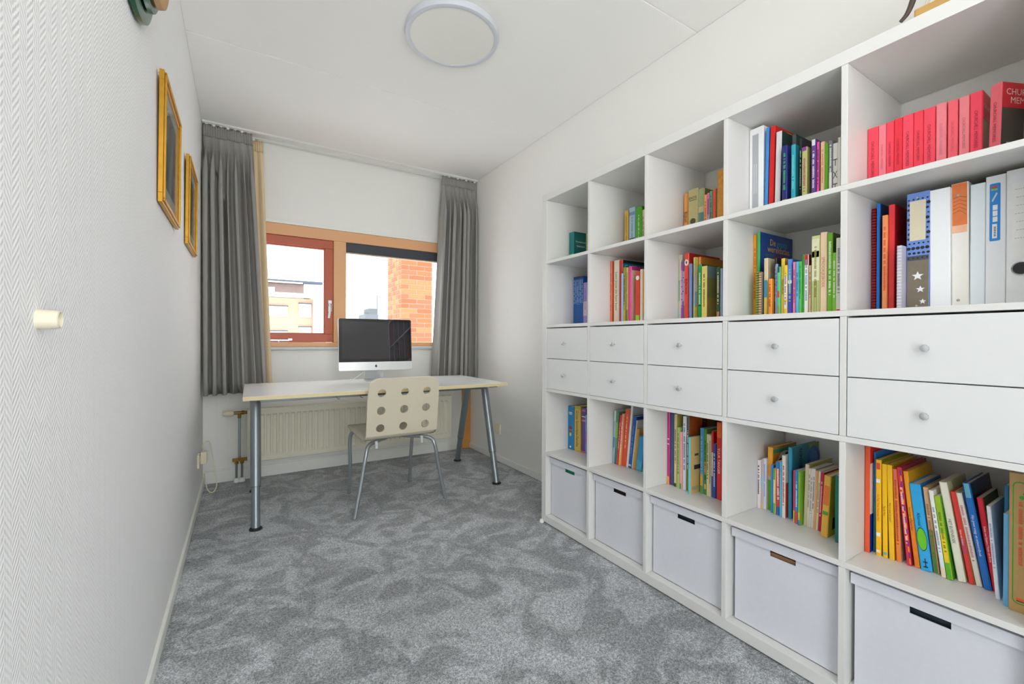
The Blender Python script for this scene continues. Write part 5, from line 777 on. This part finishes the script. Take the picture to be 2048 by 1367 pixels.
    if 'oval' in b: ob('emblem', MB().plate(circ(0, 0, t*.40, 24, t*.62), (-.0002,-t*.5,h*.86), (0,-1,0), (0,0,1), .0007), mat(b['oval'], .5), o); ob('emblem_mark', MB().plate([(-t*.22,.0),(0,-t*.4),(t*.22,0),(0,t*.4)], (-.0008,-t*.5,h*.86), (0,-1,0), (0,0,1), .0004), mat('#5a5048', .5), o)
    if 'disc' in b: ob('emblem', MB().plate(circ(0, 0, t*.42, 20), (-.0002,-t*.5,h*.88), (0,-1,0), (0,0,1), .0007), mat(b['disc'], .5), o)
    if 'cdisc' in b:
        fx, fz, rr_, c = b['cdisc']; ob('cover_disc', MB().plate(circ(0, 0, rr_, 28), (d*fx,-t-.0002,h*fz), CU, CV, .0008), mat(c, .3), o)
        ob('cover_disc_rim', MB().plate(circ(0, 0, rr_*.62, 28), (d*fx,-t-.0009,h*fz), CU, CV, .0004), mat('#4a86c4', .3), o)
    if 'vt' in b: text(b['vt'][0], o, (d*.36, -t-.0008, h*.46), (0,0,1), (-1,0,0), .040, b['vt'][1], h*.5)
    if 'ball' in b:
        ob('cover_ball', MB().plate(circ(0, 0, .058, 28), (.088,-t-.0002,h*.66), CU, CV, .0007), mat('#dcdcda', .4), o)
        for a, s in ((0, .0), (.0, .040), (1.3, .04), (2.6, .04), (3.9, .04), (5.1, .04)): ob('ball_patch', MB().plate(circ(s*math.cos(a), s*math.sin(a), .014, 5), (.088,-t-.0008,h*.66), CU, CV, .0004), mat('#1c1c20', .4), o)
    if 'pic' in b:
        ob('spine_picture', MB().plate(circ(0, 0, t*.44, 28, h*.135), (-.0001,-t*.5,h*.36), (0,-1,0), (0,0,1), .0006), mat('#1d4a24', .4), o)
        ob('spine_picture_fill', MB().plate(circ(0, 0, t*.40, 28, h*.125), (-.0006,-t*.5,h*.36), (0,-1,0), (0,0,1), .0005), mat(b['pic'], .4), o)
        sband(.035, .05, '#1d3a58', 'mark', -t*.7, -t*.3, .0008); sband(.09, .105, '#1d3a58', 'mark', -t*.7, -t*.3, .0008); sband(.035, .14, '#1d3a58', 'mark', -t*.56, -t*.48, .0008)
    if 'checks' in b:
        n = 16
        for q in range(n):
            ob('check', MB().box(-.0005, .0, -t+r*.6, -t*.62, h*(.02+.96*q/n), h*(.02+.96*(q+.9)/n)), mat('#6a3a8a' if q % 2 else '#f0962c', .4, var=.25, scale=80), o)
    if 'dots' in b:
        mb = MB()
        for q in range(40):
            for s in (.25, .5, .75):
                zz = h*(.02+.39*q/40); ss = s+(.12 if q % 2 else -.12)
                mb.plate([(-.0013,0),(0,-.0016),(.0013,0),(0,.0016)], (-.0002,-t*ss,zz), (0,-1,0), (0,0,1), .0006)
        ob('floral_pattern', mb, mat(b['dots'], .6), o)
    if 'fig' in b:
        for c, zz, rx, rz in (('#7a3038', .50, .26, .045), ('#d0b48a', .465, .16, .03), ('#8a3a48', .415, .2, .035), ('#d8d04a', .35, .15, .045), ('#f0f0ea', .06, .14, .025), ('#e8e8e0', .86, .3, .008), ('#e8e8e0', .84, .36, .006), ('#e8e8e0', .815, .26, .006)):
            ob('spine_picture', MB().plate(circ(0, 0, t*rx, 14, h*rz), (-.0002-.0002*rz,-t*.45,h*zz), (0,-1,0), (0,0,1), .0005), mat(c, .5, var=.1), o)
    if 'frame' in b:
        def rl(ins_, rad):
            return rr(ins_, t-ins_, ins_*1.2+.012, h-.012-ins_*1.2, rad, n=6)
        A_, C_ = rl(.0055, .011), rl(.0072, .0095); n = len(A_); mb = MB()
        mb.add([(-.0008,-a,zz) for a, zz in A_]+[(-.0008,-a,zz) for a, zz in C_], [(q,(q+1)%n,n+(q+1)%n,n+q) for q in range(n)]); ob('outline', mb, mat(b['frame'], .5), o)
        sband(.085, .105, '#ee6a34', 'emblem', -t*.66, -t*.34, .0009); sband(.079, .085, '#1c1a18', 'emblem_base', -t*.66, -t*.34, .0009)
        ob('leaf_mark', MB().plate(circ(0, 0, .0045, 8), (-.0003,-t*.55,h*.83), (0,-1,0), (0,0,1), .0006).plate(circ(.004, .006, .003, 8), (-.0003,-t*.55,h*.84), (0,-1,0), (0,0,1), .0006), mat('#4aa83a', .5), o)
    if b.get('pat'):
        sband(.0, .42, '#7a7160', 'spine_print'); sband(.42, .46, '#4a4f52', 'spine_print')
        mb = MB()
        for q in range(13):
            for s in range(5):
                rr_ = .0022+.0010*((q*7+s*3) % 3)
                mb.plate(circ(0, 0, rr_, 12), (-.0004,-t*(.1+.2*s+(.04 if q % 2 else 0)),h*(.44+.042*q)), (0,-1,0), (0,0,1), .0004)
        ob('dots', mb, mat('#1f2226', .5), o)
        ob('label_card', MB().box(-.0012, -.0004, -t*.83, -t*.14, h*.59, h*.93), mat('#d9d0b4', .8), o)
        mb = MB()
        for s, (fy, fz, R) in enumerate(((.50, .285, .0125), (.62, .17, .0095), (.72, .065, .0075))):
            mb.plate([((R if q % 2 == 0 else R*.42)*math.sin(math.pi*q/5), (R if q % 2 == 0 else R*.42)*math.cos(math.pi*q/5)) for q in range(10)][::-1], (-.0004,-t*fy,h*fz), (0,-1,0), (0,0,1), .0006)
        ob('stars', mb, mat('#eef0f2', .5), o)
        ob('rivet', MB().lathe([(.0028,0),(.0022,.0016),(.0,.002)], (-.0006,-t*.46,h*.03), (-1,0,0), 10).lathe([(.0028,0),(.0022,.0016),(.0,.002)], (-.0006,-t*.46,h*.955), (-1,0,0), 10), mat('#c9c4b4', .3, .6), o, smooth=True)
    if b.get('hole'):
        ob('rivet', MB().lathe([(.0034,0),(.0028,.0016),(.0,.002)], (-.0004,-t*.4,h*.06), (-1,0,0), 12).lathe([(.0034,0),(.0028,.0016),(.0,.002)], (-.0004,-t*.4,h*.9), (-1,0,0), 12), mat('#b9b6ac', .3, .6), o, smooth=True)
        for q in range(5): ob('ink_stroke', MB().tube([(-.0006,-t*.1,h*(.76+.03*q)),(-.0006,-t*.5,h*(.78+.028*q)),(-.0006,-t*.9,h*(.74+.034*q))], .0004, 4), mat('#4a2a1c', .6), o)
    if b.get('lab') == 'grey':
        ob('label_card', MB().box(-.0008, -.0001, -t*.66, -t*.22, h*.03, h*.93), mat('#aeb1b6', .5), o); mb = MB()
        for s in (.36, .52):
            zz = h*.6
            while zz > h*.28: L = rnd.uniform(.002, .004); mb.box(-.0011, -.0007, -t*s-.0012, -t*s+.0012, zz-L, zz); zz -= L+.0012
        ob('lettering', mb, mat('#d4d8dc', .5, var=0), o)
    if b.get('lab') == 'blue':
        ob('sticker', MB().plate([(a, zz) for a, zz in rr(t*.2, t*.74, h*.5, h*.94, .003)], (0,0,0), (0,-1,0), (0,0,1), .0006), mat('#1b8ade', .4), o)
        for a, a2, z0, z1, c in ((.27,.6,.905,.92,'#d8402c'),(.27,.6,.885,.9,'#8ac03a'),(.34,.58,.52,.63,'#f0f2f4'),(.36,.6,.645,.685,'#f0f2f4'),(.36,.6,.69,.73,'#f0f2f4'),(.36,.6,.735,.775,'#f0f2f4')): sband(z0, z1, c, 'sticker_print', -t*a2, -t*a, .0009)
        for q in range(6): sband(.535+.013*q, .543+.013*q, '#2a2c30', 'barcode_bar', -t*.53, -t*.42, .0012)
        ob('sticker_print', MB().plate([(t*.3,h*.81),(t*.36,h*.80),(t*.6,h*.86),(t*.54,h*.87)], (-.0006,0,0), (0,-1,0), (0,0,1), .0004), mat('#cfd4da', .4), o)
    if k == 'lever':
        zc = h*.27; yc = -t*.43
        ob('hole_ring', MB().lathe([(.0135,0),(.0165,0),(.0165,.0018),(.0145,.0026),(.0135,.0016)], (0,yc,zc), (-1,0,0), 28), mat('#b8bab8', .25, .9), o, smooth=True)
        ob('hole_dark_disc', MB().lathe([(.0136,.0014),(.0136,.0019),(.0,.0019)], (0,yc,zc), (-1,0,0), 28), mat('#191a1c', .4), o)  # flat black disc stands in for the shade inside the hole
        ob('label_card', MB().box(-.0007, -.0001, -t*.95, -t*.17, h*.36, h*.90), mat('#f4f4f2', .6), o); mb = MB()
        for q in range(7):
            yy = -t*(.28 if q % 3 else .24)
            while yy > -t*.82: L = rnd.uniform(.0015, .004); mb.box(-.0010, -.0006, yy-L, yy, h*(.85-.06*q), h*(.85-.06*q)+.0016); yy -= L+.0016
        ob('handwriting', mb, mat('#c2c6cb', .6, var=0), o)
    return o
for i, b in enumerate(BOOKS): book(i, b)
